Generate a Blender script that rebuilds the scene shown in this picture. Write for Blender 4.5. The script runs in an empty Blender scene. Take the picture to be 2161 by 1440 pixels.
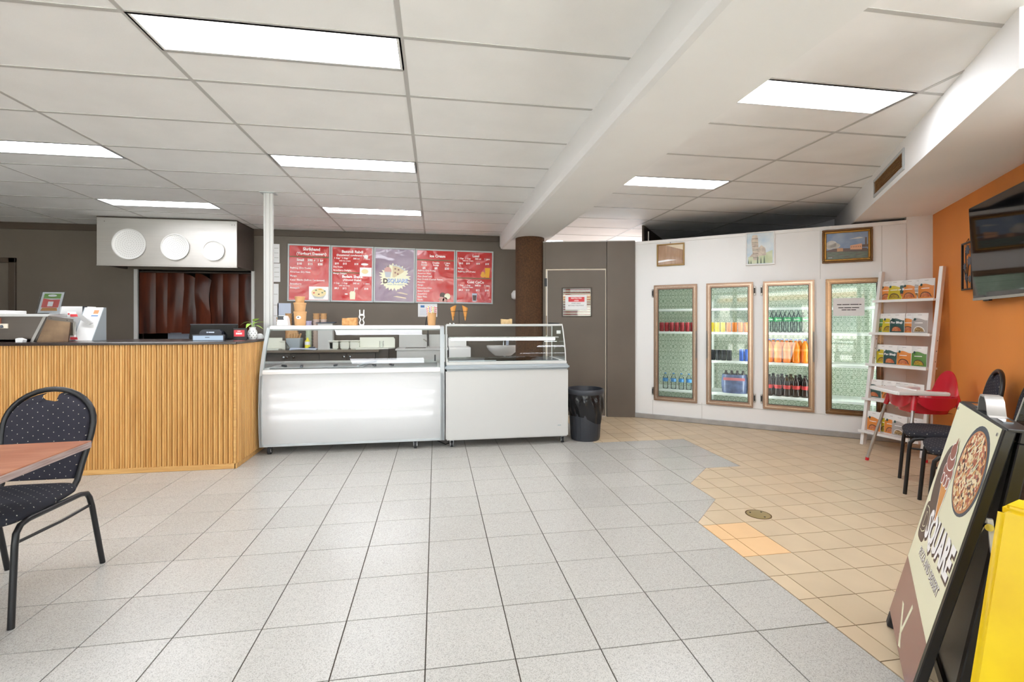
import bpy, bmesh, math, random
from mathutils import Vector, Matrix

RND = random.Random(11)
S = bpy.context.scene
COL = S.collection
PI = math.pi

# ------------------------------------------------------------------ camera, world, exposure
PSI = 0.1603
EYE = 1.2833
cam_d = bpy.data.cameras.new('camera')
cam = bpy.data.objects.new('camera', cam_d)
COL.objects.link(cam)
cam.location = (0, 0, EYE)
cam.rotation_euler = (PI/2, 0, -PSI)
cam_d.sensor_width = 36.0
cam_d.sensor_fit = 'HORIZONTAL'
cam_d.lens = 36.0*993.1/2161
cam_d.shift_y = -(720-678.7)/2161
cam_d.clip_start = 0.02
S.camera = cam

W = bpy.data.worlds.new('overcast_sky')
S.world = W
W.use_nodes = True
wn = W.node_tree.nodes
wn['Background'].inputs[0].default_value = (0.87, 0.91, 1.0, 1)
wn['Background'].inputs[1].default_value = 4.3

# sun over the roof of the building: it lights the street, whose bounce comes in through the shopfront
sun_d = bpy.data.lights.new('sun', 'SUN')
sun_d.energy = 60.0
sun_d.angle = 0.02
sun_d.color = (1.0, 0.98, 0.96)
sun = bpy.data.objects.new('sun', sun_d)
COL.objects.link(sun)
sun.rotation_euler = (math.radians(-38), math.radians(8), 0)
S.cycles.diffuse_bounces = 8
S.cycles.max_bounces = 16

S.view_settings.view_transform = 'Standard'
S.view_settings.look = 'None'
S.view_settings.gamma = 1.0
S.view_settings.use_curve_mapping = False
S.view_settings.exposure = 0.16
PANEL_STRENGTH = 20.0

# ------------------------------------------------------------------ materials
def lin(c):
    o = []
    for v in c[:3]:
        v = v/255.0
        o.append(v/12.92 if v <= 0.04045 else ((v+0.055)/1.055)**2.4)
    return (o[0], o[1], o[2], 1.0)

def new_mat(name):
    m = bpy.data.materials.new(name)
    m.use_nodes = True
    nt = m.node_tree
    b = nt.nodes['Principled BSDF']
    return m, nt, b

def setv(b, key, v):
    if key in b.inputs:
        b.inputs[key].default_value = v

def mat(name, rgb, rough=0.5, metal=0.0, spec=0.5, coat=0.0, var=0.0, scale=8.0, bump=0.0, bscale=60.0, stretch=None, rgb2=None, rand=0.0, emit=None, es=0.0):
    """procedural principled material; var: strength of noise mottling towards rgb2; rand: per-object value jitter"""
    m, nt, b = new_mat(name)
    N, L = nt.nodes, nt.links
    col = lin(rgb)
    setv(b, 'Base Color', col)
    setv(b, 'Roughness', rough)
    setv(b, 'Metallic', metal)
    setv(b, 'Specular IOR Level', spec)
    setv(b, 'Coat Weight', coat)
    if emit:
        setv(b, 'Emission Color', lin(emit)); setv(b, 'Emission Strength', es)
    tc = None
    if var > 0 or bump > 0:
        tc = N.new('ShaderNodeTexCoord')
        mp = N.new('ShaderNodeMapping')
        if stretch: mp.inputs['Scale'].default_value = stretch
        L.new(tc.outputs['Object'], mp.inputs['Vector'])
    out = None
    if var > 0:
        n = N.new('ShaderNodeTexNoise')
        n.inputs['Scale'].default_value = scale
        n.inputs['Detail'].default_value = 5
        L.new(mp.outputs[0], n.inputs['Vector'])
        mx = N.new('ShaderNodeMix'); mx.data_type = 'RGBA'
        mx.inputs['A'].default_value = col
        mx.inputs['B'].default_value = lin(rgb2) if rgb2 else tuple(c*(1-var) for c in col[:3])+(1,)
        cr = N.new('ShaderNodeMapRange')
        cr.inputs['From Min'].default_value = 0.35; cr.inputs['From Max'].default_value = 0.68
        L.new(n.outputs['Fac'], cr.inputs['Value'])
        L.new(cr.outputs[0], mx.inputs['Factor'])
        out = mx.outputs['Result']
    if rand > 0:
        oi = N.new('ShaderNodeObjectInfo')
        hs = N.new('ShaderNodeHueSaturation')
        mr = N.new('ShaderNodeMapRange')
        mr.inputs['To Min'].default_value = 1-rand; mr.inputs['To Max'].default_value = 1+rand
        L.new(oi.outputs['Random'], mr.inputs['Value'])
        L.new(mr.outputs[0], hs.inputs['Value'])
        if out: L.new(out, hs.inputs['Color'])
        else: hs.inputs['Color'].default_value = col
        out = hs.outputs[0]
    if out: L.new(out, b.inputs['Base Color'])
    if bump > 0:
        n2 = N.new('ShaderNodeTexNoise')
        n2.inputs['Scale'].default_value = bscale
        n2.inputs['Detail'].default_value = 4
        L.new(mp.outputs[0], n2.inputs['Vector'])
        bp = N.new('ShaderNodeBump')
        bp.inputs['Strength'].default_value = bump
        bp.inputs['Distance'].default_value = 0.002
        L.new(n2.outputs['Fac'], bp.inputs['Height'])
        L.new(bp.outputs[0], b.inputs['Normal'])
    return m

def glass_mat(name, tint=(235, 245, 240), ior=1.45, rough=0.0, refl=1.0):
    """thin clear sheet: see-through plus its Fresnel reflection"""
    m = bpy.data.materials.new(name); m.use_nodes = True
    nt = m.node_tree; N, L = nt.nodes, nt.links
    for n in list(N): N.remove(n)
    o = N.new('ShaderNodeOutputMaterial'); t = N.new('ShaderNodeBsdfTransparent'); g = N.new('ShaderNodeBsdfGlossy')
    t.inputs[0].default_value = lin(tint); g.inputs['Roughness'].default_value = rough
    f = N.new('ShaderNodeFresnel'); f.inputs[0].default_value = ior
    mu = N.new('ShaderNodeMath'); mu.operation = 'MULTIPLY'; mu.inputs[1].default_value = refl
    L.new(f.outputs[0], mu.inputs[0])
    mx = N.new('ShaderNodeMixShader')
    L.new(mu.outputs[0], mx.inputs[0]); L.new(t.outputs[0], mx.inputs[1]); L.new(g.outputs[0], mx.inputs[2])
    L.new(mx.outputs[0], o.inputs[0])
    return m

def emit_mat(name, rgb, strength):
    m = bpy.data.materials.new(name); m.use_nodes = True
    nt = m.node_tree; N, L = nt.nodes, nt.links
    for n in list(N): N.remove(n)
    o = N.new('ShaderNodeOutputMaterial'); e = N.new('ShaderNodeEmission')
    e.inputs[0].default_value = lin(rgb); e.inputs[1].default_value = strength
    L.new(e.outputs[0], o.inputs[0])
    return m

def terrazzo(name, base, specks, rough=0.3):
    m, nt, b = new_mat(name); N, L = nt.nodes, nt.links
    g = N.new('ShaderNodeNewGeometry')
    v = N.new('ShaderNodeTexVoronoi'); v.inputs['Scale'].default_value = 360
    L.new(g.outputs['Position'], v.inputs['Vector'])
    cr = N.new('ShaderNodeValToRGB')
    cr.color_ramp.interpolation = 'CONSTANT'
    els = cr.color_ramp.elements
    els[0].position = 0; els[0].color = lin(base)
    els[1].position = 0.45; els[1].color = lin(specks[0])
    for i, s in enumerate(specks[1:]):
        e = els.new(0.62+0.16*i); e.color = lin(s)
    sp = N.new('ShaderNodeSeparateColor'); L.new(v.outputs['Color'], sp.inputs[0])
    L.new(sp.outputs[0], cr.inputs[0])
    n = N.new('ShaderNodeTexNoise'); n.inputs['Scale'].default_value = 3.0; L.new(g.outputs['Position'], n.inputs['Vector'])
    oi = N.new('ShaderNodeObjectInfo'); ad = N.new('ShaderNodeMath'); ad.operation = 'ADD'
    L.new(n.outputs['Fac'], ad.inputs[0]); L.new(oi.outputs['Random'], ad.inputs[1])
    mr = N.new('ShaderNodeMapRange'); mr.inputs['From Max'].default_value = 2
    mr.inputs['To Min'].default_value = 0.93; mr.inputs['To Max'].default_value = 1.06
    L.new(ad.outputs[0], mr.inputs['Value'])
    hs = N.new('ShaderNodeHueSaturation'); L.new(mr.outputs[0], hs.inputs['Value']); L.new(cr.outputs[0], hs.inputs['Color'])
    L.new(hs.outputs[0], b.inputs['Base Color'])
    setv(b, 'Roughness', rough); setv(b, 'Specular IOR Level', 0.45)
    return m

def dotted(name, base, dot, axes, sp=0.032, r=0.062):
    """woven cloth with a staggered grid of pale dots; axes: which object axes carry the grid"""
    m, nt, b = new_mat(name); N, L = nt.nodes, nt.links
    tc = N.new('ShaderNodeTexCoord'); sx = N.new('ShaderNodeSeparateXYZ'); cx = N.new('ShaderNodeCombineXYZ')
    L.new(tc.outputs['Object'], sx.inputs[0])
    L.new(sx.outputs[axes[0]], cx.inputs[0]); L.new(sx.outputs[axes[1]], cx.inputs[1])
    mp = N.new('ShaderNodeMapping'); mp.inputs['Rotation'].default_value = (0, 0, 0.62)
    L.new(cx.outputs[0], mp.inputs['Vector'])
    v = N.new('ShaderNodeTexVoronoi'); v.voronoi_dimensions = '2D'
    v.inputs['Scale'].default_value = 1/sp; v.inputs['Randomness'].default_value = 0
    L.new(mp.outputs[0], v.inputs['Vector'])
    lt = N.new('ShaderNodeMath'); lt.operation = 'LESS_THAN'; lt.inputs[1].default_value = r
    L.new(v.outputs['Distance'], lt.inputs[0])
    n = N.new('ShaderNodeTexNoise'); n.inputs['Scale'].default_value = 14; n.inputs['Detail'].default_value = 6
    L.new(tc.outputs['Object'], n.inputs['Vector'])
    m0 = N.new('ShaderNodeMix'); m0.data_type = 'RGBA'; m0.inputs['A'].default_value = lin(base)
    m0.inputs['B'].default_value = lin(tuple(int(c*1.25) for c in base)); L.new(n.outputs['Fac'], m0.inputs['Factor'])
    mx = N.new('ShaderNodeMix'); mx.data_type = 'RGBA'; mx.inputs['B'].default_value = lin(dot)
    L.new(lt.outputs[0], mx.inputs['Factor']); L.new(m0.outputs['Result'], mx.inputs['A'])
    L.new(mx.outputs['Result'], b.inputs['Base Color'])
    setv(b, 'Roughness', 0.9); setv(b, 'Specular IOR Level', 0.25)
    return m

def wood(name, a, c, scale=(28, 28, 2.0), rough=0.45, rand=0.06, coat=0.0):
    m, nt, b = new_mat(name); N, L = nt.nodes, nt.links
    tc = N.new('ShaderNodeTexCoord'); oi = N.new('ShaderNodeObjectInfo')
    ad = N.new('ShaderNodeVectorMath'); ad.operation = 'ADD'
    sc = N.new('ShaderNodeVectorMath'); sc.operation = 'SCALE'; sc.inputs['Scale'].default_value = 40
    cb = N.new('ShaderNodeCombineXYZ'); L.new(oi.outputs['Random'], cb.inputs[0]); L.new(oi.outputs['Random'], cb.inputs[2])
    L.new(cb.outputs[0], sc.inputs[0]); L.new(tc.outputs['Object'], ad.inputs[0]); L.new(sc.outputs[0], ad.inputs[1])
    mp = N.new('ShaderNodeMapping'); mp.inputs['Scale'].default_value = scale; L.new(ad.outputs[0], mp.inputs[0])
    n = N.new('ShaderNodeTexNoise'); n.inputs['Scale'].default_value = 2.0; n.inputs['Detail'].default_value = 8; n.inputs['Distortion'].default_value = 0.8
    L.new(mp.outputs[0], n.inputs['Vector'])
    cr = N.new('ShaderNodeValToRGB'); cr.color_ramp.elements[0].position = 0.32; cr.color_ramp.elements[1].position = 0.66
    cr.color_ramp.elements[0].color = lin(a); cr.color_ramp.elements[1].color = lin(c)
    L.new(n.outputs['Fac'], cr.inputs[0])
    hs = N.new('ShaderNodeHueSaturation'); mr = N.new('ShaderNodeMapRange')
    mr.inputs['To Min'].default_value = 1-rand; mr.inputs['To Max'].default_value = 1+rand
    L.new(oi.outputs['Random'], mr.inputs['Value']); L.new(mr.outputs[0], hs.inputs['Value']); L.new(cr.outputs[0], hs.inputs['Color'])
    L.new(hs.outputs[0], b.inputs['Base Color'])
    setv(b, 'Roughness', rough); setv(b, 'Coat Weight', coat)
    return m

def brushed(name, rgb, axis=2, rough=0.3):
    m, nt, b = new_mat(name); N, L = nt.nodes, nt.links
    tc = N.new('ShaderNodeTexCoord'); mp = N.new('ShaderNodeMapping')
    s = [90, 90, 90]; s[axis] = 2; mp.inputs['Scale'].default_value = s
    L.new(tc.outputs['Object'], mp.inputs[0])
    n = N.new('ShaderNodeTexNoise'); n.inputs['Scale'].default_value = 1.5; n.inputs['Detail'].default_value = 4; L.new(mp.outputs[0], n.inputs['Vector'])
    mr = N.new('ShaderNodeMapRange'); mr.inputs['To Min'].default_value = rough*0.7; mr.inputs['To Max'].default_value = rough*1.4
    L.new(n.outputs['Fac'], mr.inputs['Value']); L.new(mr.outputs[0], b.inputs['Roughness'])
    setv(b, 'Base Color', lin(rgb)); setv(b, 'Metallic', 1.0)
    return m

def scroll_mat(name):
    """pale green paper with a repeating scroll motif"""
    m, nt, b = new_mat(name); N, L = nt.nodes, nt.links
    tc = N.new('ShaderNodeTexCoord'); sx = N.new('ShaderNodeSeparateXYZ'); L.new(tc.outputs['Object'], sx.inputs[0])
    def ab(sock, k, off=0.0):
        a = N.new('ShaderNodeMath'); a.operation = 'MULTIPLY_ADD'; a.inputs[1].default_value = k; a.inputs[2].default_value = off
        L.new(sock, a.inputs[0]); p = N.new('ShaderNodeMath'); p.operation = 'PINGPONG'; p.inputs[1].default_value = 0.5
        L.new(a.outputs[0], p.inputs[0]); return p.outputs[0]
    cb = N.new('ShaderNodeCombineXYZ'); L.new(ab(sx.outputs[0], 7.0), cb.inputs[0]); L.new(ab(sx.outputs[2], 6.0), cb.inputs[1])
    w = N.new('ShaderNodeTexWave'); w.wave_type = 'RINGS'; w.inputs['Scale'].default_value = 2.2; w.inputs['Distortion'].default_value = 9
    w.inputs['Detail'].default_value = 1.5; w.inputs['Detail Scale'].default_value = 4.5; L.new(cb.outputs[0], w.inputs['Vector'])
    cr = N.new('ShaderNodeValToRGB'); cr.color_ramp.elements[0].position = 0.42; cr.color_ramp.elements[1].position = 0.58
    cr.color_ramp.elements[0].color = lin((158, 172, 150)); cr.color_ramp.elements[1].color = lin((236, 238, 228))
    L.new(w.outputs['Fac'], cr.inputs[0]); L.new(cr.outputs[0], b.inputs['Base Color'])
    setv(b, 'Roughness', 0.8)
    return m

def patchy(name, cols, scale=18, rough=0.5, pos=None):
    """random coloured patches (voronoi cells) for food prints"""
    m, nt, b = new_mat(name); N, L = nt.nodes, nt.links
    tc = N.new('ShaderNodeTexCoord'); n0 = N.new('ShaderNodeTexNoise'); n0.inputs['Scale'].default_value = scale*1.3
    L.new(tc.outputs['Object'], n0.inputs['Vector'])
    ad = N.new('ShaderNodeVectorMath'); ad.operation = 'MULTIPLY_ADD'
    ad.inputs[1].default_value = (1.2/scale,)*3
    L.new(n0.outputs['Color'], ad.inputs[0]); L.new(tc.outputs['Object'], ad.inputs[2])
    v = N.new('ShaderNodeTexVoronoi'); v.inputs['Scale'].default_value = scale; L.new(ad.outputs[0], v.inputs['Vector'])
    sp = N.new('ShaderNodeSeparateColor'); L.new(v.outputs['Color'], sp.inputs[0])
    cr = N.new('ShaderNodeValToRGB'); cr.color_ramp.interpolation = 'CONSTANT'; E = cr.color_ramp.elements
    k = len(cols)
    E[0].position = 0; E[0].color = lin(cols[0]); E[1].position = 1.0/k; E[1].color = lin(cols[1])
    for i in range(2, k): e = E.new(i/k); e.color = lin(cols[i])
    L.new(sp.outputs[0], cr.inputs[0]); L.new(cr.outputs[0], b.inputs['Base Color'])
    setv(b, 'Roughness', rough)
    return m

MT = {}
MT['ceil_tile'] = mat('ceiling_tile_vinyl', (245, 244, 242), 0.7, var=0.05, scale=3, bump=0.15, bscale=90)
MT['tee'] = mat('ceiling_tee_enamel', (190, 188, 184), 0.5)
MT['plaster'] = mat('white_painted_plaster', (243, 242, 240), 0.6, var=0.03, scale=2)
MT['panel_light'] = emit_mat('led_panel_diffuser', (246, 249, 255), PANEL_STRENGTH)
MT['brown_wall'] = mat('taupe_wall_paint', (105, 95, 84), 0.55, var=0.1, scale=2.2, bump=0.25, bscale=25)
MT['brown_trim'] = mat('dark_brown_trim', (76, 64, 53), 0.5)
MT['white_wall'] = mat('white_panel_paint', (238, 238, 237), 0.42, var=0.03, scale=1.5)
MT['orange_wall'] = mat('orange_wall_paint', (236, 146, 62), 0.6, var=0.08, scale=1.6, bump=0.08, bscale=120)
MT['grey_alu'] = mat('grey_skirting_aluminium', (176, 174, 172), 0.4, metal=0.5, var=0.15, scale=12)
MT['terrazzo'] = terrazzo('grey_terrazzo_tile', (184, 181, 175), [(177, 174, 168), (191, 188, 182), (160, 157, 151)], 0.27)
MT['beige'] = mat('beige_quarry_tile', (203, 182, 152), 0.38, var=0.07, scale=5, rand=0.05)
MT['peach'] = mat('peach_replacement_tile', (226, 186, 138), 0.35, var=0.05, scale=6, rand=0.03)
MT['grout'] = mat('dark_grout', (70, 62, 54), 0.9)
MT['grout_beige'] = mat('brown_grout', (98, 74, 48), 0.9)
MT['bark'] = mat('rust_brown_carpet_cladding', (92, 62, 38), 0.95, var=0.4, scale=55, bump=0.8, bscale=160, rgb2=(64, 42, 26))
MT['slat'] = wood('golden_oak_slat', (194, 142, 78), (212, 164, 98), (10, 10, 1.0), 0.4, 0.07)
MT['slat_back'] = mat('dark_slat_groove', (58, 36, 18), 0.9)  # darkened so the grooves between the slats stand out
MT['oak_trim'] = wood('oak_trim', (190, 140, 78), (216, 170, 104), (2, 26, 26), 0.45, 0.02)
MT['stone_black'] = mat('black_brown_laminate', (50, 38, 34), 0.25, spec=0.5)
MT['steel'] = brushed('brushed_stainless', (196, 192, 187), 0, 0.5)
MT['steel_v'] = brushed('brushed_stainless_upright', (190, 187, 182), 2, 0.3)
MT['steel_dark'] = brushed('dull_stainless', (128, 120, 114), 0, 0.4)
MT['alu_pan'] = mat('spun_aluminium', (226, 224, 221), 0.45, metal=0.25)
MT['chrome'] = mat('chrome', (200, 202, 205), 0.12, metal=1.0)
MT['silver'] = mat('silver_painted_steel', (190, 186, 182), 0.35, metal=0.7)
MT['white'] = mat('white_enamel', (236, 235, 233), 0.3)
MT['white_matt'] = mat('white_matt_plastic', (232, 231, 228), 0.55)
MT['fridge_grey'] = mat('pale_grey_enamel', (196, 195, 192), 0.3)
MT['grey_trim'] = mat('light_grey_trim_plastic', (186, 191, 192), 0.35)
MT['grey_band'] = mat('blue_grey_bumper', (158, 166, 170), 0.4)
MT['black'] = mat('black_plastic', (24, 24, 26), 0.4)
MT['black_gloss'] = mat('black_gloss', (10, 10, 11), 0.06, spec=0.6)
MT['black_metal'] = mat('black_powder_coat', (32, 31, 32), 0.35, metal=0.2)
MT['charcoal'] = mat('charcoal_plastic', (52, 54, 60), 0.45)
MT['liner'] = mat('black_bin_liner', (20, 20, 22), 0.16, bump=1.0, bscale=40)
MT['rubber'] = mat('dark_rubber', (40, 40, 42), 0.7)
MT['cloth_back'] = dotted('navy_dotted_cloth_back', (40, 39, 46), (186, 180, 166), ('X', 'Z'))
MT['cloth_seat'] = dotted('navy_dotted_cloth_seat', (39, 39, 44), (180, 176, 162), ('X', 'Y'))
MT['table_top'] = mat('worn_red_brown_laminate', (150, 84, 50), 0.35, var=0.6, scale=3.5, stretch=(1.0, 5.0, 1), rgb2=(176, 118, 84))
MT['table_edge'] = mat('pale_ply_edge', (176, 158, 152), 0.6, var=0.3, scale=6, stretch=(1, 1, 30), rgb2=(120, 96, 90))
MT['glass'] = glass_mat('clear_glass', (249, 252, 251))
MT['glass_green'] = glass_mat('green_edge_glass', (224, 238, 233))
MT['glass_door'] = glass_mat('cooler_door_glass', (248, 251, 249), 1.42)
MT['glass_edge'] = mat('glass_edge', (150, 176, 168), 0.2)
MT['acrylic'] = glass_mat('clear_acrylic', (236, 238, 240), 1.5)
MT['bronze'] = mat('bronze_anodised_aluminium', (158, 130, 110), 0.3, metal=0.9)
MT['bronze_dark'] = mat('dark_bronze_aluminium', (134, 104, 78), 0.25, metal=0.9)
MT['gasket'] = mat('door_gasket', (70, 64, 60), 0.7)
MT['scroll'] = scroll_mat('green_scroll_paper')
MT['cool_white'] = mat('coolroom_lining', (232, 236, 233), 0.5)
MT['shelf_white'] = mat('coated_shelf', (238, 240, 238), 0.5)
MT['tube'] = emit_mat('cool_tube_light', (246, 252, 249), 24.0)
MT['tube_case'] = emit_mat('case_tube_light', (246, 252, 255), 14.0)
MT['led'] = emit_mat('led_strip', (250, 252, 255), 4.6)
MT['paper'] = mat('white_paper', (232, 232, 232), 0.7)
MT['paper_blue'] = mat('pale_blue_paper', (196, 206, 224), 0.7)
MT['ink'] = mat('black_ink', (52, 50, 52), 0.7)
MT['ink_white'] = mat('white_ink', (250, 248, 246), 0.5)
MT['ink_red'] = mat('red_ink', (214, 66, 72), 0.6)
MT['ink_blue'] = mat('blue_ink', (70, 120, 178), 0.6)
MT['menu_red'] = mat('menu_red_print', (198, 52, 48), 0.22, var=0.3, scale=4, rgb2=(182, 40, 44), bump=0.5, bscale=6)
MT['menu_purple'] = mat('menu_mauve_print', (150, 124, 142), 0.2, var=0.5, scale=3.2, rgb2=(118, 92, 120), bump=0.6, bscale=6)
def laminated(name, a, c):
    """printed sheet under wavy laminate"""
    m, nt, b = new_mat(name); N, L = nt.nodes, nt.links
    tc = N.new('ShaderNodeTexCoord'); oi = N.new('ShaderNodeObjectInfo')
    ad = N.new('ShaderNodeVectorMath'); ad.operation = 'ADD'; L.new(tc.outputs['Object'], ad.inputs[0]); L.new(oi.outputs['Location'], ad.inputs[1])
    n = N.new('ShaderNodeTexNoise'); n.inputs['Scale'].default_value = 3.4; n.inputs['Detail'].default_value = 1.5; n.inputs['Distortion'].default_value = 1.2; L.new(ad.outputs[0], n.inputs['Vector'])
    mx = N.new('ShaderNodeMix'); mx.data_type = 'RGBA'; mx.inputs['A'].default_value = lin(a); mx.inputs['B'].default_value = lin(c); L.new(n.outputs['Fac'], mx.inputs['Factor'])
    L.new(mx.outputs['Result'], b.inputs['Base Color'])
    bp = N.new('ShaderNodeBump'); bp.inputs['Strength'].default_value = 0.55; bp.inputs['Distance'].default_value = 0.03; L.new(n.outputs['Fac'], bp.inputs['Height']); L.new(bp.outputs[0], b.inputs['Normal'])
    setv(b, 'Roughness', 0.16); setv(b, 'Specular IOR Level', 0.8)
    return m
MT['menu_red'] = laminated('menu_red_print', (206, 50, 46), (184, 40, 44))
MT['menu_purple'] = laminated('menu_mauve_print', (156, 132, 150), (112, 86, 112))
MT['olive'] = mat('olive_print', (118, 92, 50), 0.4)
MT['cream'] = mat('cream_print', (236, 234, 204), 0.35)
MT['maroon'] = mat('dusty_maroon_print', (142, 100, 94), 0.25)
MT['choc'] = mat('chocolate_print', (92, 72, 64), 0.4)
MT['cone'] = mat('waffle_cone_print', (216, 148, 74), 0.4)
MT['ice'] = mat('chocolate_ice_print', (156, 92, 78), 0.4)
MT['pizza'] = patchy('pizza_topping_print', [(226, 206, 160), (170, 92, 62), (96, 70, 62), (214, 160, 100), (196, 120, 92), (238, 222, 186)], 85)
MT['crust'] = mat('pizza_crust_print', (196, 132, 82), 0.4)
MT['slate'] = mat('slate_blue_print', (72, 80, 92), 0.4)
MT['kraft'] = mat('kraft_card', (206, 160, 110), 0.75, var=0.06, scale=30)
MT['kraft_dark'] = mat('printed_kraft_card', (178, 122, 66), 0.7, var=0.5, scale=30, rgb2=(206, 160, 104))
MT['pink_cup'] = mat('pale_pink_cup', (206, 184, 172), 0.6)
MT['green_cup'] = mat('pale_green_cup', (196, 210, 184), 0.6)
MT['lilac'] = mat('lilac_cup', (200, 192, 220), 0.6)
MT['yellow'] = mat('yellow_bottle', (238, 226, 60), 0.4)
MT['tub'] = mat('ivory_tub', (226, 226, 214), 0.4)
MT['cabinet'] = mat('dark_brown_cabinet', (74, 66, 60), 0.4)
MT['worktop'] = mat('brown_worktop', (112, 100, 86), 0.25)
MT['red_plastic'] = mat('red_highchair_plastic', (206, 36, 52), 0.22, spec=0.6, coat=0.3)
MT['strap'] = mat('grey_strap', (96, 92, 88), 0.8)
MT['yellow_sign'] = mat('yellow_sign_plastic', (240, 206, 12), 0.35, var=0.15, scale=5, rgb2=(226, 186, 10))
MT['sign_red'] = mat('orange_red_print', (206, 92, 50), 0.5)
MT['leaf'] = mat('lime_leaf', (168, 206, 84), 0.45, var=0.2, scale=20)
MT['stem'] = mat('plant_stem', (140, 176, 80), 0.6)
MT['gold'] = mat('gilt_frame', (176, 128, 52), 0.35, metal=0.5, var=0.3, scale=30)
MT['gold_dark'] = mat('dark_gilt_frame', (112, 74, 32), 0.4, metal=0.3)
MT['brass'] = mat('olive_brass', (150, 130, 84), 0.4, metal=0.3)
MT['pvc'] = mat('brown_pvc_strip', (92, 44, 28), 0.2, spec=0.22, var=0.7, scale=4, stretch=(1.6, 1, 0.3), rgb2=(44, 24, 20), bump=0.5, bscale=9)
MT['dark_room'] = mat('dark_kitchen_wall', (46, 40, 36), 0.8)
MT['dark_brown'] = mat('dark_roof_board', (44, 36, 31), 0.9)
MT['blind_red'] = mat('red_brown_blind_slat', (150, 70, 52), 0.6)
MT['blind_cream'] = mat('cream_blind_slat', (232, 222, 204), 0.6)
MT['cord'] = mat('black_cable', (28, 26, 26), 0.5)
MT['dark_wood'] = wood('dark_stained_wood', (58, 38, 28), (84, 58, 42), (3, 26, 26), 0.4)

# ------------------------------------------------------------------ mesh helpers
class MB:
    """collects faces; build() links them as ONE mesh object"""
    def __init__(s): s.v = []; s.f = []
    def add(s, vs, fs):
        o = len(s.v); s.v += [tuple(p) for p in vs]; s.f += [tuple(i+o for i in f) for f in fs]; return s
    def box(s, x0, x1, y0, y1, z0, z1):
        return s.add([(x0,y0,z0),(x1,y0,z0),(x1,y1,z0),(x0,y1,z0),(x0,y0,z1),(x1,y0,z1),(x1,y1,z1),(x0,y1,z1)],
                     [(0,3,2,1),(4,5,6,7),(0,1,5,4),(1,2,6,5),(2,3,7,6),(3,0,4,7)])
    def prism(s, poly, a0, a1, axis='z'):
        """extrude a 2-D outline along an axis: z -> (x,y), y -> (x,z), x -> (y,z)"""
        n = len(poly)
        def p(q, a):
            return (q[0], q[1], a) if axis == 'z' else ((q[0], a, q[1]) if axis == 'y' else (a, q[0], q[1]))
        vs = [p(q, a0) for q in poly]+[p(q, a1) for q in poly]
        fs = [tuple(range(n)), tuple(range(2*n-1, n-1, -1))]
        for i in range(n):
            j = (i+1) % n; fs.append((i, i+n, j+n, j))
        return s.add(vs, fs)
    def lathe(s, prof, n=20, c=(0,0,0), cap=True):
        vs = []; fs = []
        for r, z in prof:
            for k in range(n):
                a = 2*PI*k/n; vs.append((c[0]+r*math.cos(a), c[1]+r*math.sin(a), c[2]+z))
        for i in range(len(prof)-1):
            for k in range(n):
                q = (k+1) % n; fs.append((i*n+k, i*n+q, (i+1)*n+q, (i+1)*n+k))
        if cap:
            if prof[0][0] > 1e-5: fs.append(tuple(range(n-1, -1, -1)))
            m = (len(prof)-1)*n
            if prof[-1][0] > 1e-5: fs.append(tuple(range(m, m+n)))
        return s.add(vs, fs)
    def tube(s, pts, r, n=8, closed=False, cap=True):
        pts = [Vector(p) for p in pts]; N = len(pts); rr = r if isinstance(r, (list, tuple)) else [r]*N
        vs = []; fs = []; prev = None
        for i, p in enumerate(pts):
            if closed: t = pts[(i+1) % N]-pts[i-1]
            else: t = pts[min(i+1, N-1)]-pts[max(i-1, 0)]
            t.normalize()
            if prev is None:
                u = t.orthogonal()
            else:
                u = prev-t*prev.dot(t)
                if u.length < 1e-6: u = t.orthogonal()
            u.normalize(); prev = u; w = t.cross(u)
            for k in range(n):
                a = 2*PI*k/n; vs.append(p+(u*math.cos(a)+w*math.sin(a))*rr[i])
        M_ = N if closed else N-1
        for i in range(M_):
            j = (i+1) % N
            for k in range(n):
                q = (k+1) % n; fs.append((i*n+k, i*n+q, j*n+q, j*n+k))
        if cap and not closed:
            fs.append(tuple(range(n-1, -1, -1))); fs.append(tuple(range((N-1)*n, N*n)))
        return s.add(vs, fs)
    def cyl(s, a, b, r, n=16, r2=None):
        return s.tube([a, b], [r, r if r2 is None else r2], n)
    def grid(s, fn, nu, nv):
        """surface from fn(u, v) with u, v in 0..1"""
        vs = [fn(i/nu, j/nv) for j in range(nv+1) for i in range(nu+1)]
        fs = [(j*(nu+1)+i, j*(nu+1)+i+1, (j+1)*(nu+1)+i+1, (j+1)*(nu+1)+i) for j in range(nv) for i in range(nu)]
        return s.add(vs, fs)
    def xf(s, M_):
        s.v = [tuple(M_ @ Vector(p)) for p in s.v]; return s
    def build(s, name, m=None, parent=None, smooth=None, bevel=0, solid=0, loc=None, rot=None, seg=1):
        me = bpy.data.meshes.new(name)
        me.from_pydata(s.v, [], s.f); me.update()
        bm = bmesh.new(); bm.from_mesh(me)
        bmesh.ops.recalc_face_normals(bm, faces=bm.faces)
        if solid: bmesh.ops.solidify(bm, geom=bm.faces[:], thickness=solid)
        if bevel:
            ed = [e for e in bm.edges if len(e.link_faces) == 2 and e.calc_face_angle(0) > 0.6]
            bmesh.ops.bevel(bm, geom=ed, offset=bevel, segments=seg, affect='EDGES', clamp_overlap=True)
        bm.to_mesh(me); bm.free()
        if smooth is not None:
            me.polygons.foreach_set('use_smooth', [True]*len(me.polygons))
            me.set_sharp_from_angle(angle=math.radians(smooth))
        if m: me.materials.append(MT[m] if isinstance(m, str) else m)
        return link(name, me, parent, loc, rot)

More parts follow.
